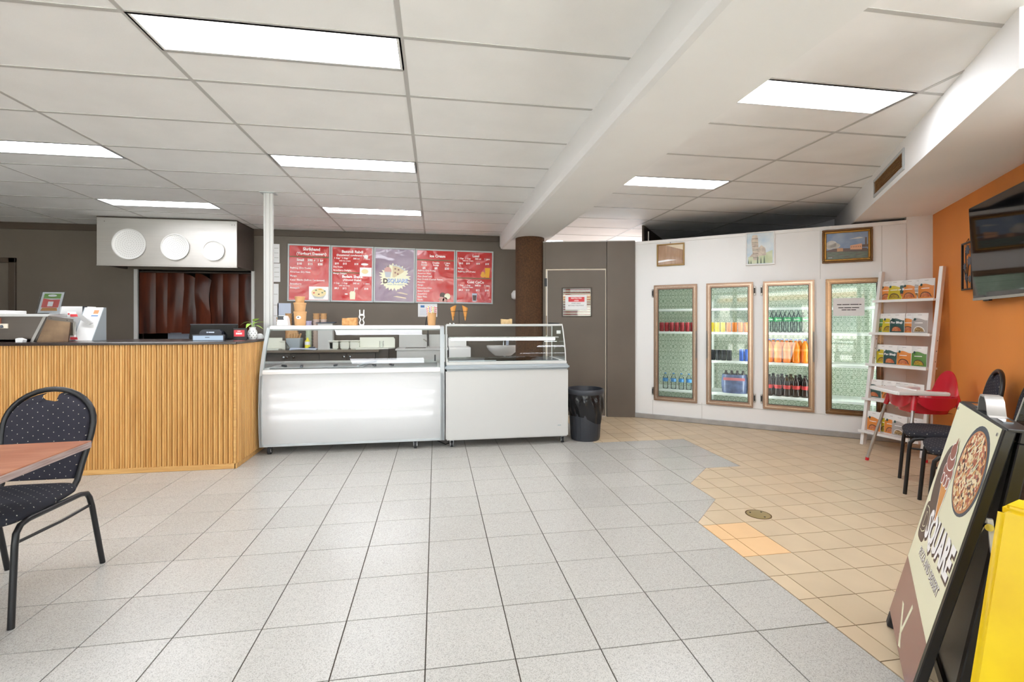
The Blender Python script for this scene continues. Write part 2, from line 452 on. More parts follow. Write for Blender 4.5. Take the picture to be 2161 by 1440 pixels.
def link(name, me, parent=None, loc=None, rot=None):
    o = bpy.data.objects.new(name, me); COL.objects.link(o)
    if parent: o.parent = parent
    if loc: o.location = loc
    if rot: o.rotation_euler = rot
    return o

def tag(o, label, cat=None, group=None, kind=None):
    o['label'] = label
    if cat: o['category'] = cat
    if group: o['group'] = group
    if kind: o['kind'] = kind
    return o

def thing(name, label, cat, loc=(0,0,0), rotz=0.0, group=None, kind=None):
    o = bpy.data.objects.new(name, None); COL.objects.link(o)
    o.empty_display_size = 0.1
    o.location = loc; o.rotation_euler = (0, 0, rotz)
    return tag(o, label, cat, group, kind)

def dup(root, loc, rotz, label, group=None):
    r = root.copy(); COL.objects.link(r); r.location = loc; r.rotation_euler = (0, 0, rotz)
    r['label'] = label
    if group: r['group'] = group
    for ch in list(root.children):
        c = ch.copy(); COL.objects.link(c); c.parent = r
        for g in list(ch.children):
            d = g.copy(); COL.objects.link(d); d.parent = c
    return r

def box(name, m, x0, x1, y0, y1, z0, z1, parent=None, bevel=0, **k):
    return MB().box(x0, x1, y0, y1, z0, z1).build(name, m, parent, bevel=bevel, **k)

def flat(name, m, pts, parent, y=0.0, th=0.0006):
    """a flat print in the x-z plane, its face towards -y"""
    return MB().prism(pts, y-th, y, 'y').build(name, m, parent)

def rect(x0, x1, z0, z1): return [(x0, z0), (x1, z0), (x1, z1), (x0, z1)]
def disc(cx, cz, rx, rz=None, n=24, a0=0.0): 
    rz = rx if rz is None else rz
    return [(cx+rx*math.cos(a0+2*PI*k/n), cz+rz*math.sin(a0+2*PI*k/n)) for k in range(n)]

def text(s, size, m, parent, x, z, y=0.0, align='CENTER', bold=0.0, name='lettering', shear=0.0, rot=None, sx=1.0, th=0.0):
    cu = bpy.data.curves.new('t', 'FONT'); cu.body = s; cu.size = size; cu.align_x = align; cu.align_y = 'CENTER'
    cu.offset = bold*size; cu.resolution_u = 2; cu.shear = shear; cu.fill_mode = 'FRONT'
    if th: cu.extrude = th; cu.fill_mode = 'BOTH'
    o = bpy.data.objects.new('t', cu); COL.objects.link(o)
    bpy.context.view_layer.update()
    me = bpy.data.meshes.new_from_object(o)
    bpy.data.objects.remove(o); bpy.data.curves.remove(cu)
    me.materials.clear(); me.materials.append(MT[m] if isinstance(m, str) else m)
    t = link(name, me, parent, (x, y, z), rot if rot else (PI/2, 0, 0))
    if sx != 1.0: t.scale = (sx, 1, 1)
    return t

ORD = ['first', 'second', 'third', 'fourth', 'fifth', 'sixth', 'seventh', 'eighth', 'ninth', 'tenth', 'eleventh', 'twelfth']
def nth(i, n, side='left'):
    other = 'right'
    if i == 0: return 'leftmost'
    if i == n-1: return 'rightmost'
    return ORD[i]+' from the '+side

# ------------------------------------------------------------------ plan of the place (metres; camera at the origin, y into the room)
ZC = 2.6525                      # suspended ceiling
TG = 0.3384                      # terrazzo tile pitch
GX0, GY0 = -0.0392, 1.764
YB = 7.5                         # back wall
CA = Vector((2.631, 5.988))      # left end of the coolroom front
CANG = -0.66162                  # its direction
CU = Vector((math.cos(CANG), math.sin(CANG)))
OC = Vector((5.10, 4.15))        # corner of coolroom front and orange wall
OANG = math.atan2(-0.8141, -0.5807)
DA = Vector((1.458, 6.252)); DANG = math.atan2(-0.29, 1.175)

# ---- floors
floor = thing('floor', 'pale grey speckled terrazzo tile floor with dark grout lines', 'floor', kind='structure')
box('floor_bed', 'grout', -6.6, 6.2, -1.6, 9.0, -0.12, -0.004, floor)
tile_me = MB().box(-TG/2+0.0023, TG/2-0.0023, -TG/2+0.0023, TG/2-0.0023, -0.0042, 0)
tile_me = tile_me.build('tile_proto', 'terrazzo', bevel=0.0008)
TILE = tile_me.data; bpy.data.objects.remove(tile_me)
rest = MB()
BREAK = [2.779, 3.118, 3.456, 3.794, 4.775]
def xb(y):
    """right-hand limit of the terrazzo at depth y"""
    if y < 2.779: return 1.653
    if y < 3.118: return 1.653+(y-2.779)*0.338/0.339
    if y < 3.456: return 1.991
    if y < 3.794: return 1.991+(y-3.456)*0.339/0.338
    if y < 4.775: return 2.668
    return 1.653
for j in range(-9, 18):
    for i in range(-20, 8):
        x0, y0 = GX0+TG*i, GY0+TG*j
        x1, y1 = x0+TG, y0+TG
        xm, ym = x0+TG/2, y0+TG/2
        if j == 8 and x0 > 1.6: y1 = 4.775
        if x0 > (2.668 if j == 8 else xb(ym))-0.02: continue
        vis = y0 > 0.9 and x0 > -3.9 and x0 > -1.09*y1-0.35 and not (x1 < -1.75 and y0 > 4.46) and j <= 8
        g = 0.0023
        diag = (j in (3, 5)) and x1 > xb(y0)+0.05
        if diag:
            MB().prism([(x0+g, y0+g), (x1-g, y1-g), (x0+g, y1-g)], -0.0042, 0).build('floor_tile', 'terrazzo', floor)
        elif j == 8 and x0 > 1.6:
            q = MB().box(x0+g, x1-g, y0+g, y1-g, -0.0042, 0)
            q.build('floor_tile', 'terrazzo', floor) if vis else rest.add(q.v, q.f)
        elif vis:
            link('floor_tile', TILE, floor, (xm, ym, 0))
        else:
            rest.box(x0+g, x1-g, y0+g, y1-g, -0.0042, 0)
o = rest.build('floor_tile_field', 'terrazzo', floor); o['kind'] = 'stuff'

floor2 = thing('floor', 'beige quarry tile floor in front of the coolroom doors', 'floor', kind='structure')
bt = 0.2; bx0, by0 = 1.95, 2.33
cells = []
for j in range(-18, 20):
    for i in range(-20, 18):
        x0, y0 = bx0+bt*i, by0+bt*j; x1, y1 = x0+bt, y0+bt
        if y1 > 6.9 or x1 < -1.9: continue
        ys = [y0]+[b for b in BREAK if y0+0.004 < b < y1-0.004]+[y1]
        polys = []
        for a, b in zip(ys[:-1], ys[1:]):
            g = 0.0024
            la, lb = xb(a+1e-4)+g, xb(b-1e-4)+g
            ya = a+(g if a in (y0, 4.775) else 0); yb_ = b-(g if b == y1 else 0)
            P4 = [(x0+g, ya), (x1-g, ya), (x1-g, yb_), (x0+g, yb_)]
            side = lambda p: p[0]-(la+(lb-la)*(p[1]-a)/(b-a))
            outp = []
            for i_, p in enumerate(P4):
                r_ = P4[(i_+1) % 4]; s0, s1_ = side(p), side(r_)
                if s0 >= 0: outp.append(p)
                if (s0 >= 0) != (s1_ >= 0):
                    t = s0/(s0-s1_); outp.append((p[0]+(r_[0]-p[0])*t, p[1]+(r_[1]-p[1])*t))
            if len(outp) >= 3: polys.append(outp)
        if not polys: continue
        cx, cy = (x0+x1)/2, (y0+y1)/2
        n_cool = (cx-CA.x)*0.614+(cy-CA.y)*0.789; n_or = cx*0.8141-cy*0.5807
        if n_cool > 0.15 or n_or > 1.9 or (cx < 2.7 and cy > 6.5): continue
        seen = cy > 1.1 and n_cool < 0.1 and n_or < 1.85 and (cy < 4.7 or cx > 1.55) and cy < 6.2 and not (cx > 2.0 and cy < 1.45) and cx < 1.05*cy+0.9
        cells.append((-(math.hypot(cx, cy)) if seen else -99-math.hypot(cx, cy), i, j, polys))
cells.sort(key=lambda c: -c[0])
rest = MB(); nb = 0
for d, i, j, polys in cells:
    q = MB()
    for p in polys: q.prism(p, -0.0042, 0)
    if d > -50 and nb < 296:
        m = 'peach' if (i in (-1, -2) and j in (0, 1)) else 'beige'
        q.build('quarry_tile', m, floor2); nb += 1
    else: rest.add(q.v, q.f)
o = rest.build('quarry_tile_field', 'beige', floor2); o['kind'] = 'stuff'
MB().prism([(1.6, -1.5), (6.0, -1.5), (6.0, 9), (1.66, 9), (1.66, 4.78), (2.66, 4.78), (2.66, 3.8), (2.33, 3.8), (2.0, 3.46), (2.0, 3.12), (1.66, 2.78), (1.66, -1.5)], -0.01, -0.0035).build('grout_bed', 'grout_beige', floor2)

dr = thing('floor_drain', 'round olive brass drain cover set in the beige tiles', 'drain cover', (2.116, 2.826, 0))
MB().lathe([(0.072, 0), (0.072, 0.0015), (0.066, 0.0025), (0.0, 0.0025)], 32).build('cover', 'brass', dr, smooth=40)
MB().lathe([(0.080, 0), (0.080, 0.001), (0.074, 0.001), (0.074, 0)], 32).build('rim', 'grout_beige', dr)
for a in (0.6, 2.4, 4.9):
    MB().lathe([(0.006, 0.0025), (0.006, 0.004), (0, 0.004)], 8, (0.05*math.cos(a), 0.05*math.sin(a), 0)).build('screw', 'rubber', dr)

# ---- ceiling
ceil = thing('ceiling', 'white suspended ceiling of long rectangular tiles in a metal grid', 'ceiling', kind='structure')
box('ceiling_deck', 'plaster', -6.6, 6.3, -1.6, 9.0, ZC+0.06, ZC+0.12, ceil)
CX = [-6.166, -4.966, -3.766, -2.566, -1.366, -0.166, 1.034]
CY0 = 2.3247
LIGHTS = {(-1.366, 0), (-1.366, 3), (-1.366, 6), (-3.766, 0), (-3.766, 3), (-3.766, 6), (-1.366, -3), (-3.766, -3)}  # near counter panel and those above the camera are unseen, added for light
RX = [1.454, 2.854, 4.054, 5.254, 6.2]
RY0 = 2.39
RLIGHTS = {(1.654, 0), (1.654, 3), (1.654, -3)}  # the panel above the camera is unseen and added for light
def ctile(x0, x1, y0, y1):
    MB().box(x0+0.003, x1-0.003, y0+0.003, y1-0.003, ZC+0.0025, ZC+0.014).build('ceiling_tile', 'ceil_tile', ceil)
def tee(x0, x1, y0, y1, nm):
    MB().box(x0, x1, y0, y1, ZC, ZC+0.0035).build(nm, 'tee', ceil)
for i in range(len(CX)-1):
    for j in range(-7, 9):
        y0 = CY0+0.6*j; y1 = min(y0+0.6, YB)
        if y0 > YB-0.02: continue
        if (CX[i], j) in LIGHTS: ctile(CX[i], CX[i+1], y0+0.3, y1)
        else: ctile(CX[i], CX[i+1], y0, y1)
        tee(CX[i]+0.012, min(CX[i+1], 1.01)-0.012, y0-0.012, y0+0.012, 'cross_tee')
        if (CX[i], j) in LIGHTS: tee(CX[i]+0.012, CX[i+1]-0.012, y0+0.300, y0+0.316, 'cross_tee')
for x in CX[:-1]: tee(x-0.012, x+0.012, -1.6, YB, 'main_tee')
for i in range(len(RX)-1):
    for j in range(-7, 11):
        y0 = RY0+0.6*j; y1 = y0+0.6
        if y0 > 8.6: continue
        lt = i == 0 and (1.654, j) in RLIGHTS
        ctile(RX[i], RX[i+1], y0+(0.3 if lt else 0), y1)
        tee(max(RX[i], 1.56)+0.012, RX[i+1]-0.012, y0-0.012, y0+0.012, 'cross_tee')
for x in RX[1:-1]: tee(x-0.012, x+0.012, -1.6, 8.9, 'main_tee')

NEARW = {0: 'nearest', 3: 'middle', 6: 'farthest', -3: 'overhead'}
def panel_light(x0, y0, label, g):
    t = thing('ceiling_light', label, 'ceiling light', (x0, y0, ZC), group=g)
    MB().box(0.026, 1.174, 0.018, 0.285, 0.002, 0.012).build('diffuser', 'panel_light', t)
    f = MB(); f.box(0.003, 1.197, 0.0, 0.016, 0, 0.03); f.box(0.003, 1.197, 0.287, 0.303, 0, 0.03)
    f.box(0.003, 0.024, 0.016, 0.287, 0, 0.03); f.box(1.176, 1.197, 0.016, 0.287, 0, 0.03)
    f.build('frame', 'white_matt', t)
    box('housing', 'white_matt', 0.003, 1.197, 0, 0.303, 0.031, 0.05, t)
for (x, j) in sorted(LIGHTS):
    row = 'over the room middle' if x > -2 else 'over the slatted counter'
    d = {0: 'nearest the camera', 3: 'midway to the back wall', 6: 'closest to the back wall', -3: 'added unseen above the camera'}[j]
    panel_light(x, CY0+0.6*j, 'rectangular LED ceiling panel '+row+', the one '+d, 'ceiling panels left of the beam')
for (x, j) in sorted(RLIGHTS):
    d = {0: 'nearer one', 3: 'farther one', -3: 'unseen one added above the camera'}[j]
    panel_light(x, RY0+0.6*j, 'rectangular LED ceiling panel right of the white beam, the '+d, 'ceiling panels right of the beam')

# beam with a chamfered lower left edge, column
bm_ = MB().prism([(1.005, ZC+0.05), (1.005, 2.487), (1.022, 2.445), (1.05, 2.435), (1.565, 2.435), (1.575, 2.445), (1.575, ZC+0.05)], -1.6, 7.44, 'y')
tag(bm_.build('ceiling_beam', 'plaster'), 'long white plastered ceiling beam running to the round column', 'beam', kind='structure')
cl = thing('column', 'round brown carpet-clad column under the end of the beam', 'column', (1.29, 6.42, 0), kind='structure')
MB().lathe([(0.2, 0), (0.2, 2.437)], 48).build('shaft', 'bark', cl, smooth=40)
MB().lathe([(0.207, 0), (0.207, 0.09), (0.2, 0.095)], 48).build('base_ring', 'brown_trim', cl, smooth=40)

# ---- back wall (opening with the strip curtain, far left door)
wb = thing('wall_back', 'taupe painted back wall behind the counter and menu boards', 'wall', kind='structure')
q = MB(); OX0, OX1, OZ = -4.20, -2.69, 2.03
q.box(-6.6, -5.93, YB, YB+0.12, 0, ZC+0.06); q.box(-5.93, -5.76, YB, YB+0.12, 2.09, ZC+0.06)
q.box(-5.76, OX0, YB, YB+0.12, 0, ZC+0.06); q.box(OX0, OX1, YB, YB+0.12, OZ, ZC+0.06); q.box(OX1, 1.5, YB, YB+0.12, 0, ZC+0.06)
q.build('wall_panel', 'brown_wall', wb)
box('cornice', 'brown_trim', -6.6, 1.0, YB-0.022, YB, ZC-0.095, ZC, wb, bevel=0.004)
box('jamb', 'fridge_grey', OX0-0.045, OX0, YB-0.03, YB+0.10, 0, OZ, wb)
box('jamb', 'fridge_grey', OX1, OX1+0.04, YB-0.03, YB+0.10, 0, OZ, wb)
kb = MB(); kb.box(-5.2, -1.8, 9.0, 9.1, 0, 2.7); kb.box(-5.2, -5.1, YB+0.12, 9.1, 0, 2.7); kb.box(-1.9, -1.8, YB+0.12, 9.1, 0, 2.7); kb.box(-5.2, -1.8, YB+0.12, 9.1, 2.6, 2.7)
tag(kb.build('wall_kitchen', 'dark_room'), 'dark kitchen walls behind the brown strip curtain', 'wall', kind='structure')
d2 = thing('door_2', 'taupe door at the far left of the back wall', 'door', (-6.35, YB, 0), kind='structure')
box('frame', 'brown_trim', 0.56, 0.64, -0.03, 0.02, 0, 2.16, d2, bevel=0.004)
box('frame', 'brown_trim', -0.3, 0.64, -0.03, 0.02, 2.09, 2.16, d2, bevel=0.004)
box('leaf', 'brown_wall', -0.3, 0.56, 0.01, 0.05, 0, 2.09, d2)
wl = box('wall_left', 'brown_wall', -6.72, -6.6, -1.6, 9.0, 0, ZC+0.06); tag(wl, 'taupe side wall far to the left', 'wall', kind='structure')

# ---- partition with the grey-brown door
wp = thing('wall_partition', 'taupe partition wall around the staff door', 'wall', (DA.x, DA.y, 0), DANG, kind='structure')
ZP = 2.36; DX0, DX1 = 0.02, 0.826
q = MB(); q.box(-0.02, DX0-0.004, 0, 0.09, 0, ZP); q.box(DX0-0.004, 0.834, 0, 0.09, 2.0, ZP)
q.build('door_lintel', 'brown_wall', wp, bevel=0.002)
box('side_panel', 'brown_wall', 0.838, 1.212, -0.012, 0.09, 0, ZP, wp, bevel=0.003)
box('cap', 'fridge_grey', -0.02, 1.212, 0.0, 0.09, ZP+0.001, ZP+0.012, wp)
box('frame', 'blind_cream', DX0-0.003, DX1+0.006, 0.02, 0.08, 1.984, 1.999, wp)
box('frame', 'blind_cream', DX0-0.003, DX0+0.016, 0.02, 0.08, 0, 1.984, wp)
box('frame', 'blind_cream', DX1-0.004, DX1+0.006, 0.02, 0.08, 0, 1.984, wp)
dd = thing('door_1', 'taupe staff door with a small glazed window and a notice', 'door', (DA.x, DA.y, 0), DANG, kind='structure')
q = MB(); g0, g1, h0, h1 = 0.25, 0.626, 1.358, 1.731; x0, x1 = DX0+0.022, DX1-0.008; y0, y1 = 0.004, 0.044
q.box(x0, g0, y0, y1, 0.012, 1.976); q.box(g1, x1, y0, y1, 0.012, 1.976); q.box(g0, g1, y0, y1, 0.012, h0); q.box(g0, g1, y0, y1, h1, 1.976)
q.build('leaf', 'brown_wall', dd)
q = MB(); w = 0.014
q.box(g0-w, g1+w, -0.006, 0.006, h1, h1+w); q.box(g0-w, g1+w, -0.006, 0.006, h0-w, h0); q.box(g0-w, g0, -0.006, 0.006, h0, h1); q.box(g1, g1+w, -0.006, 0.006, h0, h1)
q.build('window_bead', 'brown_trim', dd, bevel=0.002)
box('window_pane', 'glass', g0, g1, 0.014, 0.018, h0, h1, dd)
for k in range(11):
    z = h0+0.012+k*0.0335
    MB().prism([(0.024, z), (0.026, z+0.019), (0.028, z+0.019), (0.026, z)], g0+0.005, g1-0.005, 'x').build('blind_slat', 'blind_red', dd)
box('blind_backing', 'blind_cream', g0, g1, 0.0285, 0.032, h0, h1, dd)
for z in (1.76, 0.30):
    hb = box('hinge', 'black_metal', -0.002, 0.034, -0.014, 0.006, z, z+0.11, dd, bevel=0.003)
box('door_stile_strip', 'olive', DX0+0.004, DX0+0.014, 0.0, 0.02, 1.1, 1.36, dd)
nt_ = thing('notice', 'white restricted area notice on the staff door window', 'notice', (DA.x, DA.y, 0), DANG)
box('sheet', 'paper', 0.282, 0.571, 0.007, 0.009, 1.44, 1.642, nt_)
flat('banner', 'ink_red', rect(0.325, 0.54, 1.55, 1.615), nt_, 0.0068)
text('RESTRICTED', 0.026, 'ink_white', nt_, 0.432, 1.598, 0.006, bold=0.02)
text('AREA', 0.026, 'ink_white', nt_, 0.432, 1.566, 0.006, bold=0.02)
text('STAFF ONLY', 0.022, 'ink', nt_, 0.428, 1.528, 0.0065)
text('BEYOND THIS POINT', 0.022, 'ink', nt_, 0.428, 1.498, 0.0065)

# passage beyond the partition
pw = MB(); pw.box(1.4, 3.2, 8.45, 8.55, 0, ZC+0.06); pw.box(1.38, 1.5, YB, 8.55, 0, ZC+0.06)
tag(pw.build('wall_passage', 'white_wall'), 'white wall of the passage seen above the staff door', 'wall', kind='structure')
pl = thing('ceiling_light', 'LED ceiling panel in the passage behind the staff door', 'ceiling light', (1.52, 7.72, ZC))
MB().box(0.026, 0.6, 0.018, 0.12, -0.004, 0.002).build('diffuser', 'panel_light', pl)
MB().box(0, 0.626, 0, 0.14, -0.001, 0.012).build('frame', 'white_matt', pl)

# ------------------------------------------------------------------ coolroom front, local x along the wall, y into the coolroom
WL = 2.862; ZW = 2.345
DOORS = [(0.265, 0.800), (0.905, 1.428), (1.531, 2.046), (2.151, 2.668)]
DZ0, DZ1 = 0.250, 1.757
cw = thing('wall_coolroom', 'white panelled coolroom front holding four glass doors', 'wall', (CA.x, CA.y, 0), CANG, kind='structure')
q = MB(); T = 0.09
xs = [0.0]+[v for d in DOORS for v in (d[0]+0.02, d[1]-0.02)]+[WL]
for a, b in zip(xs[0::2], xs[1::2]): q.box(a, b, 0, T, DZ0+0.02, DZ1-0.02)
q.box(0, WL, 0, T, 0, DZ0+0.02); q.box(0, WL, 0, T, DZ1-0.02, ZW)
q.build('wall_panel', 'white_wall', cw)
box('corner_strip', 'grey_trim', -0.012, 0.004, -0.004, T, 0, ZW, cw)
box('top_rail', 'plaster', 0.0, WL, -0.010, T, ZW-0.032, ZW+0.006, cw, bevel=0.002)
for x, z0, z1 in ((0.245, 0.06, 0.25), (0.85, 0.06, 0.26), (2.10, 1.76, 2.31), (2.655, 1.76, 2.31)):
    box('panel_seam', 'fridge_grey', x, x+0.005, -0.0025, 0.001, z0, z1, cw)
box('panel_seam', 'fridge_grey', 0.80, 2.15, -0.0025, 0.001, 0.235, 0.240, cw)
# lining, floor, roof
q = MB(); D = 0.92
q.box(0.0, 0.06, T, D, 0, ZW); q.box(WL+0.05, WL+0.11, T, D+0.3, 0, ZW); q.box(0, WL+0.1, T, D, 0.0, 0.05); q.box(0, WL+0.1, T, D, 2.2, 2.26)
q.build('lining', 'cool_white', cw)
q = MB().box(0.0, WL+0.4, T+0.002, 2.4, ZW-0.03, ZW-0.005)
q.build('roof_board', 'dark_brown', cw)
box('back_lining', 'scroll', 0.02, WL+0.1, D-0.06, D-0.02, 0.05, 2.2, cw)
for x in (0.86, 1.475, 2.095, 2.73):
    MB().cyl((x, T+0.035, 0.30), (x, T+0.035, 1.72), 0.011, 10).build('tube_light', 'tube', cw)
    box('mullion_post', 'cool_white', x-0.045, x+0.045, T, T+0.018, 0.05, 2.2, cw)
sb = thing('wall_roofspace', 'brown board and added dark boards keeping the gap above the coolroom dark', 'wall', (CA.x, CA.y, 0), CANG, kind='structure')
box('side_board', 'brown_trim', 0.0, 0.03, 0.45, 2.4, ZW-0.005, ZC+0.02, sb)
box('edge_strip', 'steel_v', 0.085, 0.10, 0.44, 0.46, ZW-0.005, 2.56, sb)
box('back_board', 'dark_brown', 0.0, WL+1.6, 2.4, 2.43, 1.8, ZC+0.02, sb)  # dark boards added to keep the space over the coolroom dark
box('side_board', 'dark_brown', WL+1.3, WL+1.33, 0.2, 2.4, ZW-0.05, ZC+0.02, sb)
sk = box('baseboard_coolroom', 'grey_alu', 0, WL, -0.03, 0.0, 0, 0.062, bevel=0.006); sk.location = (CA.x, CA.y, 0); sk.rotation_euler = (0, 0, CANG)
tag(sk, 'grey metal skirting along the foot of the coolroom front', 'skirting', kind='structure')
# pillar between coolroom and orange wall
pil = box('wall_pillar', 'white_wall', WL+0.002, WL+0.36, 0.012, 0.14, 0, 2.40, bevel=0.003); pil.location = (CA.x, CA.y, 0); pil.rotation_euler = (0, 0, CANG)
tag(pil, 'narrow white wall strip between coolroom and orange wall', 'wall', kind='structure')

# the glass doors
MT['bronze_glint'] = mat('bronze_glint_tone', (196, 172, 152), 0.25, metal=0.9); MT['bronze_dark_glint'] = mat('dark_bronze_glint_tone', (160, 128, 98), 0.22, metal=0.9)  # lighter bead colours stand in for highlights on the door frames
def cooler_door(k, x0, x1, hinge, label):
    t = thing('cooler_door', label, 'glass door', (CA.x, CA.y, 0), CANG, group='glass doors of the coolroom')
    fm = 'bronze_dark' if k == 3 else 'bronze'
    # stepped frame: three nested rings of falling height
    fr = None
    w = 0.0
    for n, (ww, y0, y1) in enumerate(((0.020, -0.026, 0.0), (0.017, -0.034, 0.0), (0.017, -0.022, 0.0))):
        a0, a1, c0, c1 = x0+w, x1-w, DZ0+w, DZ1-w
        q = MB(); q.box(a0, a1, y0, y1, c1-ww, c1); q.box(a0, a1, y0, y1, c0, c0+ww); q.box(a0, a0+ww, y0, y1, c0+ww, c1-ww); q.box(a1-ww, a1, y0, y1, c0+ww, c1-ww)
        r = q.build('frame' if n == 0 else 'frame_bead', fm if n != 1 else ('bronze_dark_glint' if k == 3 else 'bronze_glint'), t if n == 0 else fr, bevel=0.0035, smooth=50, seg=2)
        if n == 0: fr = r
        w += ww
    q = MB(); a0, a1, c0, c1 = x0+w, x1-w, DZ0+w, DZ1-w; ww = 0.006
    q.box(a0, a1, -0.012, 0.0, c1-ww, c1); q.box(a0, a1, -0.012, 0.0, c0, c0+ww); q.box(a0, a0+ww, -0.012, 0.0, c0, c1); q.box(a1-ww, a1, -0.012, 0.0, c0, c1)
    q.build('gasket', 'gasket', t)
    box('glass_pane', 'glass_door', a0+0.002, a1-0.002, -0.010, -0.006, c0+0.002, c1-0.002, t)
    hx = x0-0.026 if hinge == 'L' else x1+0.004
    for z in (1.60, 0.315):
        h = box('hinge', 'steel_v', hx, hx+0.022, -0.022, -0.002, z, z+0.105, t, bevel=0.004)
        MB().cyl((hx+0.011, -0.026, z+0.02), (hx+0.011, -0.026, z+0.085), 0.006, 10).build('hinge_pin', 'black_metal', h, smooth=40)
    gx = x1-0.018 if hinge == 'L' else x0+0.002
    box('handle', 'steel_dark' if k != 3 else 'bronze_dark', gx, gx+0.016, -0.050, -0.034, 0.82, 1.17, t, bevel=0.006, seg=2, smooth=50)
labels = ['bronze framed cooler door next to the staff door, red cans and water bottles behind it',
          'bronze framed cooler door with the street mirrored in its glass',
          'bronze framed cooler door with green, orange and cola bottles behind it',
          'dark bronze framed cooler door with a paper notice, beside the ladder shelf']
for k, (d, h) in enumerate(zip(DOORS, 'LRLR')): cooler_door(k, d[0], d[1], h, labels[k])
pn = thing('notice', 'white paper notice taped on the cooler door beside the ladder shelf', 'notice', (CA.x, CA.y, 0), CANG)
box('sheet', 'paper', 2.222, 2.506, -0.0125, -0.0115, 1.345, 1.541, pn)
for z, segs in ((1.470, ((2.258, 2.300), (2.306, 2.372), (2.378, 2.452), (2.457, 2.478))), (1.435, ((2.270, 2.318), (2.323, 2.388), (2.393, 2.458))), (1.411, ((2.300, 2.345), (2.350, 2.382), (2.387, 2.430)))):
    for a_, b_ in segs: flat('print_line', 'ink', rect(a_, b_, z-0.0045, z+0.0045), pn, -0.0127)

# racks inside: one per door bay
SHZ = [0.375, 0.785, 1.15, 1.452]
for k, (a, b) in enumerate(((0.08, 0.815), (0.905, 1.43), (1.52, 2.05), (2.14, 2.69))):
    r = thing('shelf_rack', 'white coated shelf rack behind cooler door, '+nth(k, 4), 'shelf rack', (CA.x, CA.y, 0), CANG, group='shelf racks inside the coolroom')
    for z in SHZ:
        if k == 0 and z == 0.785: continue
        sh = box('shelf', 'shelf_white', a, b, 0.17, 0.66, z-0.03, z, r, bevel=0.003)
    for x in (a+0.012, b-0.012):
        for y in (0.20, 0.64): box('post', 'shelf_white', x-0.012, x+0.012, y-0.012, y+0.012, 0.05, 1.56, r)

def cool_item(nm, label, cat, grp, x, y, z):
    p = CA+CU*x+Vector((0.614, 0.789))*y
    return thing(nm, label, cat, (p.x, p.y, z), CANG, group=grp)

def c_mat(name, rgb, rough=0.3, **k):
    MT[name] = mat(name, rgb, rough, **k); return name
c_mat('can_red', (150, 36, 46), 0.3, metal=0.3, var=0.5, scale=18, rgb2=(176, 70, 74)); c_mat('can_yellow', (226, 200, 60), 0.3, metal=0.3); c_mat('can_orange', (216, 120, 40), 0.3, metal=0.3)
c_mat('can_blue', (50, 90, 180), 0.3, metal=0.3); c_mat('can_black', (30, 30, 36), 0.3, metal=0.3)
c_mat('drink_orange', (236, 128, 28), 0.12); c_mat('drink_cola', (34, 20, 18), 0.1); c_mat('label_green', (40, 160, 84), 0.4); c_mat('label_red', (188, 50, 52), 0.4)
c_mat('label_blue', (70, 140, 206), 0.4); c_mat('cap_blue', (66, 92, 190), 0.4); c_mat('cap_green', (60, 120, 80), 0.4); c_mat('label_orange', (240, 150, 60), 0.4)
c_mat('wrap_blue', (96, 110, 150), 0.25, var=0.4, scale=14, rgb2=(70, 78, 112)); c_mat('wrap_pink', (206, 116, 128), 0.3)
MT['pet'] = glass_mat('clear_bottle', (247, 251, 250), 1.3); MT['pet_drink'] = glass_mat('clear_drink', (247, 251, 249), 1.28)

def can(x, y, z, m, label, grp, r=0.031, h=0.122, tall=False):
    t = cool_item('drink_can', label, 'can', grp, x, y, z)
    MB().lathe([(r*0.82, 0), (r, 0.008), (r, h-0.012), (r*0.85, h-0.001)], 16).build('body', m, t, smooth=40)
    MB().lathe([(r*0.85, h-0.001), (r*0.87, h+0.001), (r*0.80, h-0.003), (0, h-0.003)], 16).build('lid', 'alu_pan', t, smooth=40)
    return t

def bottle_protos():
    out = {}
    def prof(H, R):   # waisted soft-drink bottle
        return [(R*0.72, 0), (R*0.98, 0.012), (R, H*0.10), (R*0.92, H*0.26), (R*0.86, H*0.36), (R*0.97, H*0.45), (R, H*0.50), (R, H*0.62), (R*0.94, H*0.70), (R*0.62, H*0.82), (R*0.36, H*0.90), (R*0.34, H*0.955)]
    for kind, (H, R, body, lab, cap, z0, z1) in dict(
            lime=(0.285, 0.044, 'pet_drink', 'label_green', 'cap_green', 0.47, 0.64),
            orange=(0.285, 0.044, 'drink_orange', 'label_orange', 'cap_blue', 0.50, 0.60),
            cola=(0.262, 0.044, 'drink_cola', 'label_red', 'black', 0.36, 0.53),
            water=(0.215, 0.034, 'pet', 'label_blue', 'pet', 0.46, 0.66)).items():
        P = prof(H, R)
        if kind == 'water': P = [(R*0.8, 0), (R, 0.01), (R, H*0.68), (R*0.9, H*0.75), (R*0.4, H*0.88), (R*0.38, H*0.95)]
        out[kind] = (P, H, R, body, lab, cap, z0, z1)
    return out
BP = bottle_protos(); BPROTO = {}
